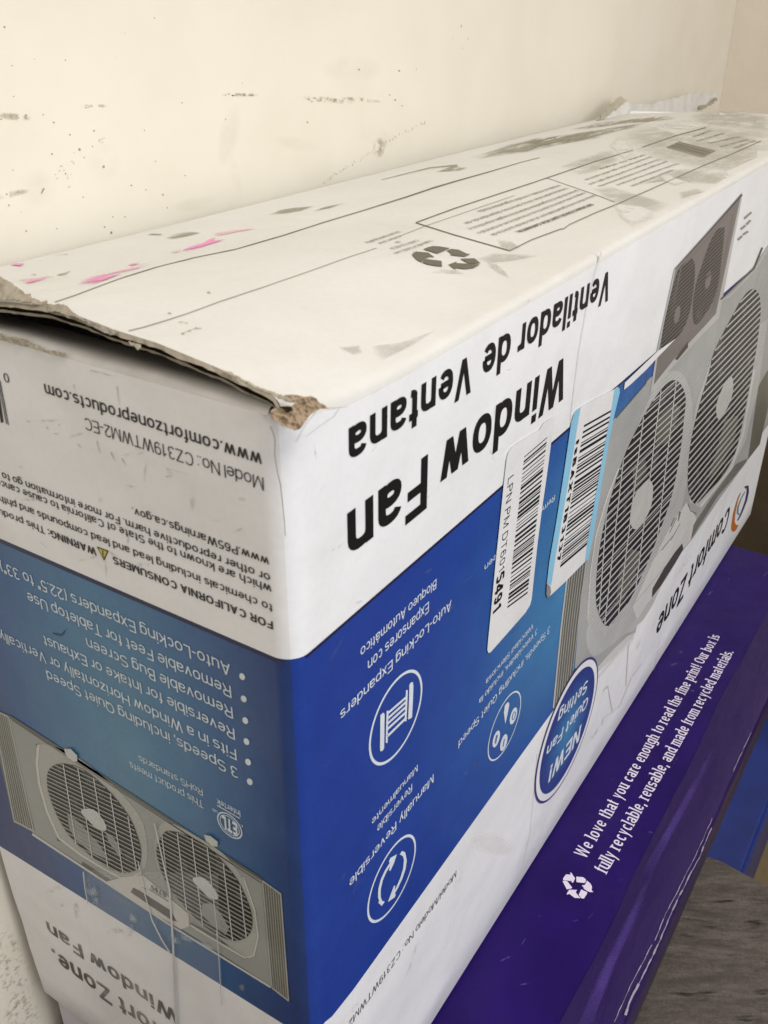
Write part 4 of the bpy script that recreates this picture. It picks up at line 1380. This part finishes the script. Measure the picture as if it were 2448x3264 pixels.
# ------------------------------------------------------------------ stickers
def barcode(k, tl, tr, br, bl, n, seed, fill=.5):
    rnd = random.Random(seed)
    tl, tr, br, bl = (np.array(q, float) for q in (tl, tr, br, bl))
    P = [FRONT.at(*q) for q in (tl, tr, br, bl)]
    t = 0.0
    ws = []
    while t < 1:
        b = rnd.choice((1, 1, 1, 2, 2, 3)); g = rnd.choice((1, 1, 2, 2, 3))
        ws.append((b, g)); t += (b + g) / n
    tot = sum(b + g for b, g in ws); s_ = 0
    for b, g in ws:
        a0, a1 = s_ / tot, (s_ + b * (fill / .5) * .96) / tot
        q = [P[0] + (P[3] - P[0]) * a0, P[1] + (P[2] - P[1]) * a0, P[1] + (P[2] - P[1]) * a1, P[0] + (P[3] - P[0]) * a1]
        k.face3([FRONT.lift(x, k.off) for x in q])
        s_ += b + g


la = ink_obj('barcode_label', FRONT, 7, 'label', fb, lambda k: k.poly([(1717, 1368), (1651, 1408), (1628, 1424), (1617, 1440), (1611, 1460), (1602, 1537), (1589.5, 1662), (1575, 1800), (1561, 1950), (1552, 2040), (1549.6, 2070), (1553, 2080), (1560, 2078), (1671, 1952), (1686, 1928), (1691, 1909), (1710, 1730), (1724, 1621), (1740, 1510), (1753.6, 1407), (1762.8, 1345), (1760, 1331), (1752, 1331), (1730, 1346)]))
ink_obj('barcode', FRONT, 8, 'ink', la, lambda k: barcode(k, (1666.8, 1454.4), (1740, 1392), (1677, 1893), (1612.6, 1940), 150, 3))
def f(k):
    k.text('LPN PM DT601', (1615.5, 1524), (1585.5, 1826), (1633, 1516), w=.1, track=.05)
    k.text('5491', (1578.6, 1838), (1566.5, 1958), (1603, 1834), w=.19)
ink_obj('label_lettering', FRONT, 8, 'ink', la, f)
lb = ink_obj('blue_barcode_label', FRONT, 7, 'label', fb, lambda k: k.poly([(1847, 1297.5), (1834, 1306), (1826, 1318), (1817, 1345), (1791.8, 1519), (1768, 1671), (1747.5, 1788), (1739.6, 1857.6), (1738, 1895), (1744, 1903.5), (1770, 1880), (1801, 1851), (1863, 1788), (1872.5, 1781), (1890, 1693), (1915, 1535), (1934, 1427), (1955, 1320), (1972, 1250), (1971, 1239), (1965, 1232), (1955, 1240), (1900, 1267)]))
def f(k):
    k.poly([(1847, 1297.5), (1834, 1306), (1826, 1318), (1817, 1345), (1791.8, 1519), (1768, 1671), (1747.5, 1788), (1739.6, 1857.6), (1753, 1865), (1757, 1840), (1768, 1769), (1795, 1611), (1822, 1452), (1838, 1350)])
    k.poly([(1955, 1242), (1965, 1232), (1971, 1239), (1972, 1250), (1955, 1320), (1934, 1427), (1915, 1535), (1890, 1693), (1872.5, 1781), (1861, 1788), (1871, 1709), (1896, 1566), (1923, 1421), (1945, 1305)])
ink_obj('blue_stripes', FRONT, 7.7, 'lightblue', lb, f)
ink_obj('barcode', FRONT, 8.2, 'ink', lb, lambda k: barcode(k, (1858, 1354), (1944, 1306), (1866, 1740), (1780.7, 1813), 120, 11, .46))
ink_obj('label_lettering', FRONT, 8.6, 'ink', lb, lambda k: k.text('tsBAXT1B3137', (1832.5, 1404), (1771, 1792), (1843, 1400), w=.22, track=.06))
ink_obj('curled_corner', FRONT, 9.2, board('curl', (.33, .33, .33), .3, .3), lb, lambda k: k.poly([(1739, 1858), (1750, 1868), (1752, 1885), (1748, 1900), (1741, 1903), (1737, 1892)]))

# ------------------------------------------------------------------ artwork and dirt on the top panel
T4 = lambda q: cp((1150, 600), 4.74, q)
T2 = lambda q: cp((1100, 350), 2.074, q)
TA = lambda q: cp((1450, 500), 3.687, q)
TR = lambda q: cp((1700, 200), 2.218, q)
TZ = lambda q: cp((0, 700), 1.659, q)
rs = ink_obj('recycling_symbol', TOP, 3, 'topink', fb, lambda k: (
    k.poly(T4([(945, 932), (1010, 903), (1080, 885), (1180, 888), (1350, 915), (1295, 938), (1155, 998)])),
    k.poly(T4([(1300, 953), (1370, 928), (1480, 940), (1540, 970), (1600, 1000), (1655, 1003), (1570, 1045), (1340, 1020), (1380, 1008)])),
    k.poly(T4([(780, 955), (860, 970), (1020, 985), (1115, 1055), (1050, 1045), (990, 1065), (935, 1100), (920, 1132), (850, 1095), (775, 1020), (790, 990), (840, 972)])),
    k.poly(T4([(935, 1125), (950, 1095), (990, 1082), (1220, 1110), (1228, 1195), (1100, 1180), (1000, 1160), (942, 1140)])),
    k.poly(T2([(760, 990), (855, 987), (895, 1018), (815, 1020)])),
    k.poly(T2([(683, 1028), (738, 1008), (735, 1018), (890, 1026), (850, 1050), (790, 1058), (733, 1050), (728, 1061)]))))
def f(k):
    k.text('1-800-RECYCLING.com', (1369, 767), (1253, 808), (1365, 775) if False else (1373, 773), w=.15)
    k.text('(1-800-732-9253)', (1326, 766), (1241, 793), (1330, 772), w=.15)
    k.text('or', (1269, 770), (1254, 774), (1273, 776), w=.15)
    k.text('contact your', (1271, 753), (1202, 777), (1275, 759), w=.15)
    k.text('local municipality', (1266, 739), (1162, 774), (1270, 745), w=.15)
ink_obj('recycling_lettering', TOP, 3, 'topink_light', fb, f)
def f(k):
    k.line([(1325, 711.4), (1450, 665.4), (1700, 583), (1900, 515), (2018, 479.5)], 2.4, 1.7)
    k.line([(1325, 711.4), (1450, 751), (1625, 801)], 2.4)
    k.line([(1625, 801), (1695.5, 765.8), (1789, 731), (1796, 732), (1816, 717), (1900, 679), (1970, 651), (2100, 593), (2232, 533.6)], 2.3, 1.7)
    k.line(TR([(770, 600), (1000, 520), (1220, 460)]), 1.8); k.line(TR([(1180, 740), (1250, 710), (1400, 650), (1610, 555)]), 1.8)
ink_obj('printed_frame', TOP, 3, 'topink', fb, f)
def f(k):
    k.text('INFORMACION DE LIMITADA GARANTIA:', (1880, 651), (1641, 740), (1886, 657), w=.2)
ink_obj('warranty_title', TOP, 3, 'topink', fb, f)
def f(k):
    for s_, b0, b1 in (('Este producto esta garantizado por un ano desde su fecha de', (1893, 622), (1561, 749)),
                      ('compra contra defectos electricos y mecanicos en el material o', (1860, 614), (1518, 743)),
                      ('la mano de obra. Esta garantia le da derechos legales especificos y', (1835, 607), (1489, 730)),
                      ('Usted puede tener otros derechos dependiendo de', (1800, 600), (1476, 712)),
                      ('estado en estado, consulte la garantia incluida.', (1777, 591), (1518, 675))):
        k.text(s_, b0, b1, (b0[0] + 5.5, b0[1] + 6.0), w=.14)
    for s_, b0, b1 in (('WARRANTY INFORMATION:', (2139, 542), (2006, 594)),
                      ('This product is warranted for one year from date of', (2155, 522), (1962, 590)), ('purchase against defects in material and workmanship.', (2121, 515), (1903, 595)),
                      ('This warranty gives you specific legal rights and', (2097, 508), (1874, 588)), ('you may also have other rights which vary from', (2072, 500), (1860, 574)), ('state to state.', (2049, 494), (1901, 541))):
        k.text(s_, b0, b1, (b0[0] + 4, b0[1] + 4.2), w=.15)
    for b0, b1, s_ in ((TR([(1240, 480)])[0], TR([(1120, 525)])[0], 'CZ319WTWM2'), (TR([(1330, 500)])[0], TR([(1150, 555)])[0], 'Made in China'), (TR([(1440, 525)])[0], TR([(1230, 570)])[0], 'Imported by'),
                      (TR([(1500, 545)])[0], TR([(1310, 595)])[0], 'New York, USA'), (TR([(1560, 550)])[0], TR([(1410, 605)])[0], 'All rights')):
        k.text(s_, b0, b1, (b0[0] + 3.5, b0[1] + 4), w=.16)
ink_obj('warranty_lettering', TOP, 3, 'topink_light', fb, f)
bc = ink_obj('printed_barcode', TOP, 3, 'topink_light', fb, lambda k: k.poly(TR([(940, 600), (1030, 560), (1290, 625), (1200, 672)])))
ink_obj('barcode_bars', TOP, 4, 'topink', bc, lambda k: [k.line(TR([(952 + 88 * t, 598 - 38 * t), (1205 + 82 * t, 662 - 38 * t)]), 1.4) for t in (.05, .2, .3, .5, .62, .85)])
sm = lambda p: smooth_poly(p, 3)
# dirt, glue stains and lifted print
def f(k):
    k.soft((T2([(1000, 860), (1100, 870), (1160, 910), (1090, 935), (1030, 910)])))
    k.soft(T2([(870, 990), (980, 952), (1120, 955), (1270, 968), (1200, 985), (1080, 1005), (960, 1015)]))
    k.soft(T2([(940, 1010), (1000, 1020), (1060, 1070), (1085, 1115), (1010, 1080), (950, 1040)]))
    k.soft((T2([(560, 1085), (640, 1055), (740, 1060), (790, 1090), (640, 1085)])))
    k.soft((TR([(440, 895), (560, 880), (900, 980), (960, 1000), (860, 1060), (830, 1050), (780, 1025), (600, 1000), (540, 980)])))
    k.soft((TR([(770, 860), (890, 800), (1000, 760), (1220, 740), (1420, 810), (1340, 860), (1100, 850), (940, 810)])))
    k.soft((TR([(1030, 920), (1160, 890), (1210, 915), (1050, 965)])))
    k.soft((TR([(200, 735), (320, 690), (480, 630), (560, 630), (600, 690), (440, 770), (330, 790)])))
    k.soft((TR([(700, 470), (830, 450), (1000, 500), (1160, 470), (1230, 450), (1659, 480), (1659, 690), (1400, 800), (1300, 770), (900, 690), (720, 610), (650, 530)])))
    k.soft((TR([(1130, 380), (1230, 310), (1340, 320), (1659, 380), (1659, 475), (1240, 445), (1140, 410)])))
    k.soft((cp((900, 800), 1.843, [(330, 570), (450, 560), (470, 600), (420, 615)]))); k.soft((cp((900, 800), 1.843, [(540, 560), (700, 540), (900, 470), (760, 560), (600, 640), (560, 610)])))
ink_obj('glue_stains', TOP, 2, soft_mat('glue_stain_soft', (.50, .475, .41), .50, 45, (1, 1.6, 1), .30, .55), fb, f)
def f(k):
    k.soft((TR([(540, 590), (600, 520), (650, 540), (690, 600), (715, 650), (650, 690), (600, 650)])))
    k.soft((TR([(830, 460), (940, 420), (1100, 400), (1240, 455), (1100, 475)])))
    k.soft((TR([(890, 800), (960, 795), (1080, 850), (1000, 870), (920, 840)])))
    k.soft((TR([(560, 1000), (780, 1035), (840, 1060), (840, 1100), (700, 1160), (620, 1100)])))
ink_obj('tape_residue', TOP, 2.6, soft_mat('residue_soft', (.76, .745, .70), .8, 50, (1, 1, 1), .3, .5), fb, f)
def f(k):
    k.soft((T2([(870, 310), (1000, 265), (1100, 230), (1250, 195), (1659, 138), (1659, 190), (1400, 235), (1200, 280), (1000, 305), (930, 320)])))  # long dark olive streaks along the back flaps
    k.soft((TR([(0, 540), (200, 520), (500, 470), (800, 420), (700, 460), (500, 510), (250, 560), (0, 608)])))
    k.soft((TR([(290, 470), (450, 430), (700, 400), (940, 378), (982, 402), (800, 420), (600, 435), (420, 465)])))
    k.soft((T2([(605, 412), (700, 375), (735, 365), (750, 378), (825, 386), (740, 408), (660, 410)])))
    k.line(T2([(240, 465), (400, 425), (560, 385), (740, 368)]), 2, 5)
    k.soft((cp((0, 0), 1.276, [(1095, 875), (1140, 855), (1200, 845), (1275, 840), (1220, 860), (1150, 873)])))
    k.soft((cp((0, 0), 1.276, [(1275, 860), (1320, 843), (1410, 825), (1340, 848)])))
    k.soft((TZ([(780, 85), (800, 75), (860, 78), (850, 85), (800, 82)]))); k.soft((TZ([(880, 98), (930, 75), (1000, 65), (1060, 72), (1000, 88), (920, 105)])))
    k.soft((TZ([(300, 292), (340, 285), (378, 272), (350, 292), (310, 300)]))); k.soft((TZ([(160, 293), (195, 290), (190, 297)]))); k.line(TZ([(290, 192), (360, 186)]), 2)
    for x, y in ((950, 545), (1000, 590), (1035, 575), (895, 497), (1103, 387), (965, 605)):
        k.soft((TZ([(x - 10, y), (x + 5, y - 4), (x + 14, y + 5), (x, y + 6)])))
    k.line(TZ([(955, 542), (995, 552)]), 3); k.line(TZ([(960, 607), (1030, 580), (1070, 578)]), 3)
ink_obj('scuff_and_streak_marks', TOP, 2, soft_mat('scuff_and_streak_soft', (.34, .31, .23), .85, 80, (.5, 2.5, 1), .36, .56), fb, f)
def f(k):
    k.soft((TZ([(425, 342), (450, 322), (560, 295), (700, 262), (830, 228), (700, 270), (600, 305), (510, 340)])))
    k.soft((TZ([(960, 165), (1010, 145), (1080, 125), (1120, 100), (1140, 100), (1130, 112), (1190, 108), (1060, 150), (980, 168)])))
    k.soft((TZ([(675, 243), (700, 235), (740, 233), (700, 248)]))); k.soft((TZ([(125, 338), (160, 322), (260, 312), (210, 326), (150, 341)]))); k.soft((TZ([(55, 243), (80, 235), (130, 235), (110, 250)])))
ink_obj('pink_tape_scraps', TOP, 3, soft_mat('pink_soft', (.80, .27, .50), .95, 70, (.5, 3, 1), .34, .50), fb, f)
def f(k):
    k.soft((TZ([(1130, 75), (1200, 62), (1300, 48), (1355, 50), (1250, 68), (1150, 90)]))); k.soft((TZ([(900, 175), (960, 155), (950, 175), (915, 180)]))); k.soft((TZ([(100, 320), (250, 300), (290, 305), (180, 318), (120, 333)])))
    k.soft((TZ([(430, 320), (560, 285), (720, 245), (800, 225), (700, 262), (560, 296)])))
ink_obj('pale_pink_scraps', TOP, 2.6, soft_mat('pink_pale_soft', (.80, .50, .56), .8, 80, (.5, 3, 1), .36, .55), fb, f)
# seam of the two top flaps and printed fold
SE = [(175, 964), (240, 942), (330, 908), (400, 883), (500, 852), (620, 822), (752, 795), (900, 752), (1040, 707), (1150, 674), (1300, 627), (1380, 600), (1450, 579), (1560, 548), (1660, 518), (1720, 503)]
ink_obj('flap_seam', TOP, .6, board('seam', (.30, .27, .19), .9, .6), fb, lambda k: (k.line(SE[:7], 2.6, 2.6), k.line(SE[6:12], 2.4, 4.5), k.line(SE[11:], 4.5, 1.5)))
ink_obj('printed_fold_line', TOP, 1.4, board('foldline', (.34, .31, .25), .7, .3), fb, lambda k: (k.line([(410, 1056), (460, 1044), (520, 1026), (600, 1000), (700, 963), (850, 913), (1000, 861), (1110, 821), (1200, 792)], 2.6, 1.4), k.line([(1270, 755), (1360, 720), (1500, 672), (1640, 624)], 1.2), k.line([(1743, 568), (1900, 622), (1960, 645)], 1.4)))

# torn flap standing up at the far back edge
def ragged(name, px, y, mt, parent, amp, seed):
    crumple(name, px, (0, 1, -.25), (y - .25 * .33) / math.sqrt(1.0625), mt, amp, parent, 45, .0004, 5.0, seed)
ragged('raised_torn_flap', TR([(430, 415), (460, 385), (500, 370), (540, 310), (580, 268), (610, 245), (635, 240), (655, 262), (650, 285), (850, 293), (900, 270), (1000, 250), (1080, 222), (1170, 205), (1290, 203), (1302, 245), (1270, 285), (1235, 300), (1200, 325), (1165, 340), (1130, 382), (1100, 400), (950, 400), (850, 392), (600, 415), (500, 435)]), .158, M['topwhite'], fb, .0018, 3)
ragged('torn_flap_edge', TR([(600, 250), (640, 238), (660, 262), (640, 290), (560, 345), (500, 395), (440, 420), (520, 330)]), .1565, M['stain_dark'], fb, .002, 5)
ragged('torn_flap_shadow', TR([(1165, 335), (1180, 305), (1225, 300), (1245, 275), (1290, 245), (1303, 255), (1275, 290), (1240, 300), (1215, 325)]), .1560, M['kraftgrey'], fb, .002, 6)

# ------------------------------------------------------------------ marks on the wall
def f(k):
    rnd = random.Random(2)
    C0 = lambda x, y: (x / 1.276, y / 1.276)
    for x, y, r in ((18, 110, 5), (323, 608, 6), (421, 678, 6), (452, 946, 6), (211, 626, 4), (284, 548, 4), (425, 923, 4), (382, 532, 4), (342, 640, 3), (175, 466, 3), (218, 498, 4), (587, 530, 3), (632, 656, 3), (534, 754, 4), (662, 792, 4), (593, 772, 3), (680, 845, 3), (55, 392, 3), (49, 267, 3), (628, 73, 3), (917, 485, 3), (985, 338, 2), (1250, 497, 4), (1585, 386, 3), (1607, 407, 4), (1635, 430, 3), (1460, 283, 4), (1623, 288, 4), (752, 714, 3), (376, 596, 3), (281, 760, 3), (106, 940, 4), (231, 930, 3), (458, 882, 3), (508, 882, 3), (338, 802, 3), (52, 692, 3), (27, 790, 4), (36, 835, 4), (85, 862, 2), (265, 245, 3), (508, 135, 2), (140, 240, 2), (740, 418, 3), (300, 622, 2), (266, 706, 4)):
        k.poly(ell(C0(x, y), r * .62, r * .8, rnd.uniform(0, 3), 8))
    k.poly([C0(*q) for q in ((165, 787), (175, 765), (182, 766), (170, 787))])
ink_obj('wall_specks', WALL, 1, board('speck', (.38, .32, .22), .8, .3), None, f)
def f(k):
    rnd = random.Random(4)
    pts = [(1030, 588), (1060, 565), (1090, 545), (1110, 533), (1160, 505), (1190, 485), (1225, 462), (1260, 440), (1300, 420), (1340, 400), (1358, 392)]
    for i in range(46):
        t = i / 46 * (len(pts) - 1); a = int(t); fr = t - a
        x = pts[a][0] + (pts[a + 1][0] - pts[a][0]) * fr; y = pts[a][1] + (pts[a + 1][1] - pts[a][1]) * fr
        x += rnd.uniform(-3, 3); y += rnd.uniform(-3, 3)
        l = rnd.uniform(3, 9); an = rnd.uniform(.7, 2.4)
        k.line([(x, y), (x + l * math.cos(an), y - l * math.sin(an))], rnd.uniform(1.5, 3.5), 1)
    for cx, cy, n_, sx, sy in ((300, 338, 12, 28, 5), (42, 372, 14, 45, 8), (760, 302, 14, 45, 3), (1040, 318, 16, 60, 6), (205, 540, 10, 30, 30), (320, 445, 6, 12, 10)):
        for _ in range(n_):
            x = cx + rnd.uniform(-sx, sx); y = cy + rnd.uniform(-sy, sy)
            k.poly(ell((x, y), rnd.uniform(2, 5), rnd.uniform(1.2, 3), rnd.uniform(-.4, .4), 7))
ink_obj('wall_scuffs', WALL, 1, board('wallscuff', (.58, .52, .41), .7, .3), None, f)
for o in bpy.data.objects:
    if o.name in ('wall_specks', 'wall_scuffs'):
        o.parent = bpy.data.objects['back_wall']

def f(k):
    rnd = random.Random(11)
    for x, y, a, b, t in ((730, 430, 30, 90, .2), (750, 560, 14, 60, -.2), (1120, 220, 90, 40, 0), (1200, 430, 60, 30, .4),
                          (620, 650, 60, 20, -.2), (330, 520, 50, 60, .3), (120, 600, 60, 60, 0), (1250, 560, 30, 14, -.3), (950, 460, 70, 20, .2)):
        k.soft(ell((x, y), a, b, t, 14), .5, 1.2)
ink_obj('wall_smear', WALL, 1, soft_mat('wall_smear_soft', (.64, .59, .49), .13, 30, (1, 1, 1.4), .35, .7), bpy.data.objects['back_wall'], f)
def f(k):
    for q in ((300, 338, 40, 7, 0), (42, 372, 55, 11, .1), (760, 302, 60, 6, 0), (1040, 318, 80, 9, .1), (1150, 318, 60, 7, .1), (30, 620, 60, 10, -.2), (1210, 470, 20, 30, .2)): k.soft(ell(q[:2], q[2], q[3], q[4], 12), .4, 1.2)
ink_obj('wall_smear', WALL, 1, soft_mat('wall_streak_soft', (.42, .37, .27), .6, 110, (1, 1, 1), .46, .6), bpy.data.objects['back_wall'], f)
def f(k):
    k.soft(ell((30, 3080), 60, 150, -.35, 14)); k.soft(ell((70, 3230), 60, 50, 0, 14))
ink_obj('wall_smear', WALL, 1, soft_mat('wall_grime_soft', (.36, .32, .24), .55, 330, (1, 1, 1), .50, .70), bpy.data.objects['back_wall'], f)

# ------------------------------------------------------------------ rubbed places and tape glare on the fan box
def f(k):
    rnd = random.Random(5)
    for i in range(22):
        x, y = rnd.uniform(990, 1650), 0
        y = rnd.uniform(FRONT.level((1540, 1600), x) + 60, FRONT.level((1700, 2350), x) - 40)
        k.soft(ell((x, y), rnd.uniform(15, 60), rnd.uniform(3, 12), rnd.uniform(-1.3, -.2), 10), .4, 1.2)
ink_obj('rub_mark', FRONT, 1.3, soft_mat('rub_soft', (.10, .16, .42), .5, 160, (1, 1, 1), .46, .66), fb, f)
def f(k):
    rnd = random.Random(15)
    for i in range(16):
        x = rnd.uniform(1000, 2300); y = rnd.uniform(FRONT.level((1700, 2350), x) + 20, FRONT.level((2003, 2274), x) - 15)
        k.soft(ell((x, y), rnd.uniform(20, 70), rnd.uniform(3, 10), rnd.uniform(-1.4, -.9), 10), .4, 1.2)
    for i in range(14):
        x = rnd.uniform(960, 1700); y = rnd.uniform(FRONT.level((1442, 1060), x) + 10, FRONT.level((1540, 1600), x) - 15)
        k.soft(ell((x, y), rnd.uniform(6, 26), rnd.uniform(2, 6), rnd.uniform(-2, .5), 9), .4, 1.2)
ink_obj('rub_mark', FRONT, 1.3, soft_mat('rub_grey_soft', (.55, .54, .55), .42, 200, (1, 1, 1), .44, .64), fb, f)
def f(k):
    for q in ([(965, 1310), (1106, 1265), (1280, 1155), (1442, 1050), (1442, 1075), (1280, 1185), (1106, 1290)],):
        k.soft(q)
def f(k):
    rnd = random.Random(25)
    for i in range(30):
        x = rnd.uniform(10, 880); y0 = END.level((462, 1917), x)
        k.soft(ell((x, rnd.uniform(y0 - 480, y0 - 20)), rnd.uniform(6, 40), rnd.uniform(2, 9), rnd.uniform(-.4, 1.8), 9), .4, 1.2)
    for i in range(16):
        x = rnd.uniform(150, 880); y0 = END.level((462, 1917), x)
        k.soft(ell((x, rnd.uniform(y0 + 900, y0 + 1100)), rnd.uniform(8, 40), rnd.uniform(4, 12), rnd.uniform(-.4, 1.8), 9), .4, 1.2)
ink_obj('rub_mark', END, 1.3, soft_mat('rub_end_soft', (.48, .46, .42), .45, 170, (1, 1, 1), .45, .65), fb, f)
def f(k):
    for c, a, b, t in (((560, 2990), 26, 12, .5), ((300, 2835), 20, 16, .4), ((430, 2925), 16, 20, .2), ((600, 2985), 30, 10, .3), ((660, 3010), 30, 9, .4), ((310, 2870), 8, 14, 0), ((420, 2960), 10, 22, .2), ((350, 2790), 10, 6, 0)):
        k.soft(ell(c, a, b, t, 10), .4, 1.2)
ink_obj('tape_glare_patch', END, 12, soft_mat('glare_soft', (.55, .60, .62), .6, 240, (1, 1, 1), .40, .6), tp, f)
def f(k):
    k.soft(ell((1565, 2690), 62, 30, .25, 16), .3, 1.3)
ink_obj('hot_spot', FRONT, 1.5, soft_mat('hot_spot_soft', (.95, .93, .91), .8, 80, (1, 1, 1), .2, .4, .2), fb, f)  # soft bright spot, a highlight painted on the panel

# ------------------------------------------------------------------ purple box artwork
def f(k):
    k.text('We love that you care enough to read the fine print! Our box is', (1868, 2738), (2296, 2030), (1832, 2708) if False else (1825, 2722), w=.15, serif=True, slant=-.0)
    k.text('fully recyclable, reusable, and made from recycled materials.', (1933, 2787), (2339, 2080), (1893, 2762), w=.15, serif=True)
ink_obj('recycling_note', PURPLE, 2, 'inkcream', pb, f)
P4 = lambda q: cp((1750, 2450), 4.1475, q)
ink_obj('recycling_symbol', PURPLE, 2, 'inkcream', pb, lambda k: (
    k.poly(P4([(280, 1372), (300, 1385), (320, 1420), (345, 1450), (320, 1508), (300, 1510), (300, 1490), (185, 1475), (188, 1450), (225, 1400), (285, 1405)])),
    k.poly(P4([(360, 1430), (450, 1438), (485, 1465), (487, 1490), (468, 1515), (362, 1502)])),
    k.poly(P4([(500, 1482), (545, 1520), (568, 1560), (562, 1610), (585, 1635), (540, 1635), (500, 1618), (460, 1590), (455, 1570), (432, 1548), (475, 1540)])),
    k.poly(P4([(178, 1490), (215, 1482), (245, 1495), (305, 1575), (300, 1585), (235, 1600)])),
    k.poly(P4([(232, 1668), (245, 1635), (270, 1602), (375, 1607), (355, 1625), (360, 1650), (415, 1715), (340, 1712), (270, 1660)])),
    k.poly(P4([(425, 1600), (505, 1635), (500, 1660), (460, 1720), (425, 1715), (392, 1670)]))))
# shiny tape along the front edge of the purple box
mt, nt, bs = new_mat('glossy_purple_tape')
bs.inputs['Base Color'].default_value = (.020, .0075, .075, 1); bs.inputs['Roughness'].default_value = .34
bs.inputs['Specular IOR Level'].default_value = .28
bump(nt, bs, coords(nt), [(18, .5, .004, (1, 3, 1)), (90, .3, .0008, (1, 4, 1))])
M['ptape'] = mt
V, F = [], []
xx = list(np.linspace(-.03, .591, 90)); cs = [(-.0485, .0004), (-.056, .0009), (-.064, .0010), (-.070, .0009), (-.0728, .0002), (-.0739, -.0018), (-.0743, -.006), (-.0746, -.014)]
for i, x in enumerate(xx):
    for j, (y, z) in enumerate(cs):
        V.append((x, y + .0005 * noise.noise(Vector((x * 40, j * .7, 2))) + (.0022 * noise.noise(Vector((x * 9, 0, 0))) if j == 0 else 0), z + PZ + .00035 * noise.noise(Vector((x * 60, j, 9)))))
for i in range(len(xx) - 1):
    for j in range(len(cs) - 1):
        F.append((i * 8 + j, (i + 1) * 8 + j, (i + 1) * 8 + j + 1, i * 8 + j + 1))
tpo = mesh('edge_tape', V, F, mt, pb, None, True)
M['tapeglint'] = board('tape_glint', (.36, .33, .42), .25, .3, .6)  # glints on the tape crinkles painted as pale ragged lines
kk = Ink(PURPLE, 22)
R9 = lambda q: cp((1900, 2500), 2.896, q)
rnd = random.Random(6)
def rough(pts, w0, w1):
    kk = Ink(PURPLE, 22)
    p = densify(pts, 16, False)
    p = [(a + rnd.uniform(-1.3, 1.3), b) for a, b in p]
    n_ = len(p)
    for i in range(0, n_ - 1):
        kk.line([p[i], p[i + 1]], (w0 + (w1 - w0) * i / n_) * rnd.uniform(.25, 1.15))
    kk.build('tape_glint', M['tapeglint'], tpo)
rough(R9([(265, 2150), (300, 2040), (390, 1860), (480, 1680), (590, 1450), (700, 1180), (770, 1040), (860, 860), (950, 690), (1010, 540), (1060, 420)]), 7.5, 3)
rough(R9([(165, 2212), (230, 2060), (330, 1840), (440, 1640), (510, 1500)]), 3, 3)
rough(R9([(540, 1460), (640, 1210), (750, 1000), (860, 780), (960, 580), (1070, 330)]), 3, 2)
rough([(2335, 2464), (2370, 2390), (2392, 2340)], 2, 1.5)

def f(k):
    k.soft([(1830, 3300), (1905, 3120), (1985, 2960), (2040, 2850), (2060, 2830), (2030, 2930), (1960, 3080), (1880, 3290)], .4, 1.2)
    k.soft([(2060, 2760), (2150, 2600), (2240, 2440), (2270, 2400), (2230, 2500), (2130, 2690), (2080, 2780)], .4, 1.2)
ink_obj('sheen_streak', PURPLE, 24, soft_mat('sheen_soft', (.10, .055, .30), .55, 25, (1, 1, 1), .1, .6, .3), pb, f)
def f(k):
    rr = random.Random(3)
    for _ in range(34):
        x = rr.uniform(.05, .57); y = rr.uniform(-.068, -.004)
        u, v = proj((x, y, PZ))
        k.soft(ell((u, v), rr.uniform(4, 22), rr.uniform(1.2, 3.5), rr.uniform(-1.6, .4), 8), .4, 1.2)
ink_obj('scratch', PURPLE, 2, soft_mat('scratch_soft', (.16, .12, .36), .5, 200, (1, 1, 1), .42, .6, .4), pb, f)

SC.render.film_transparent = False
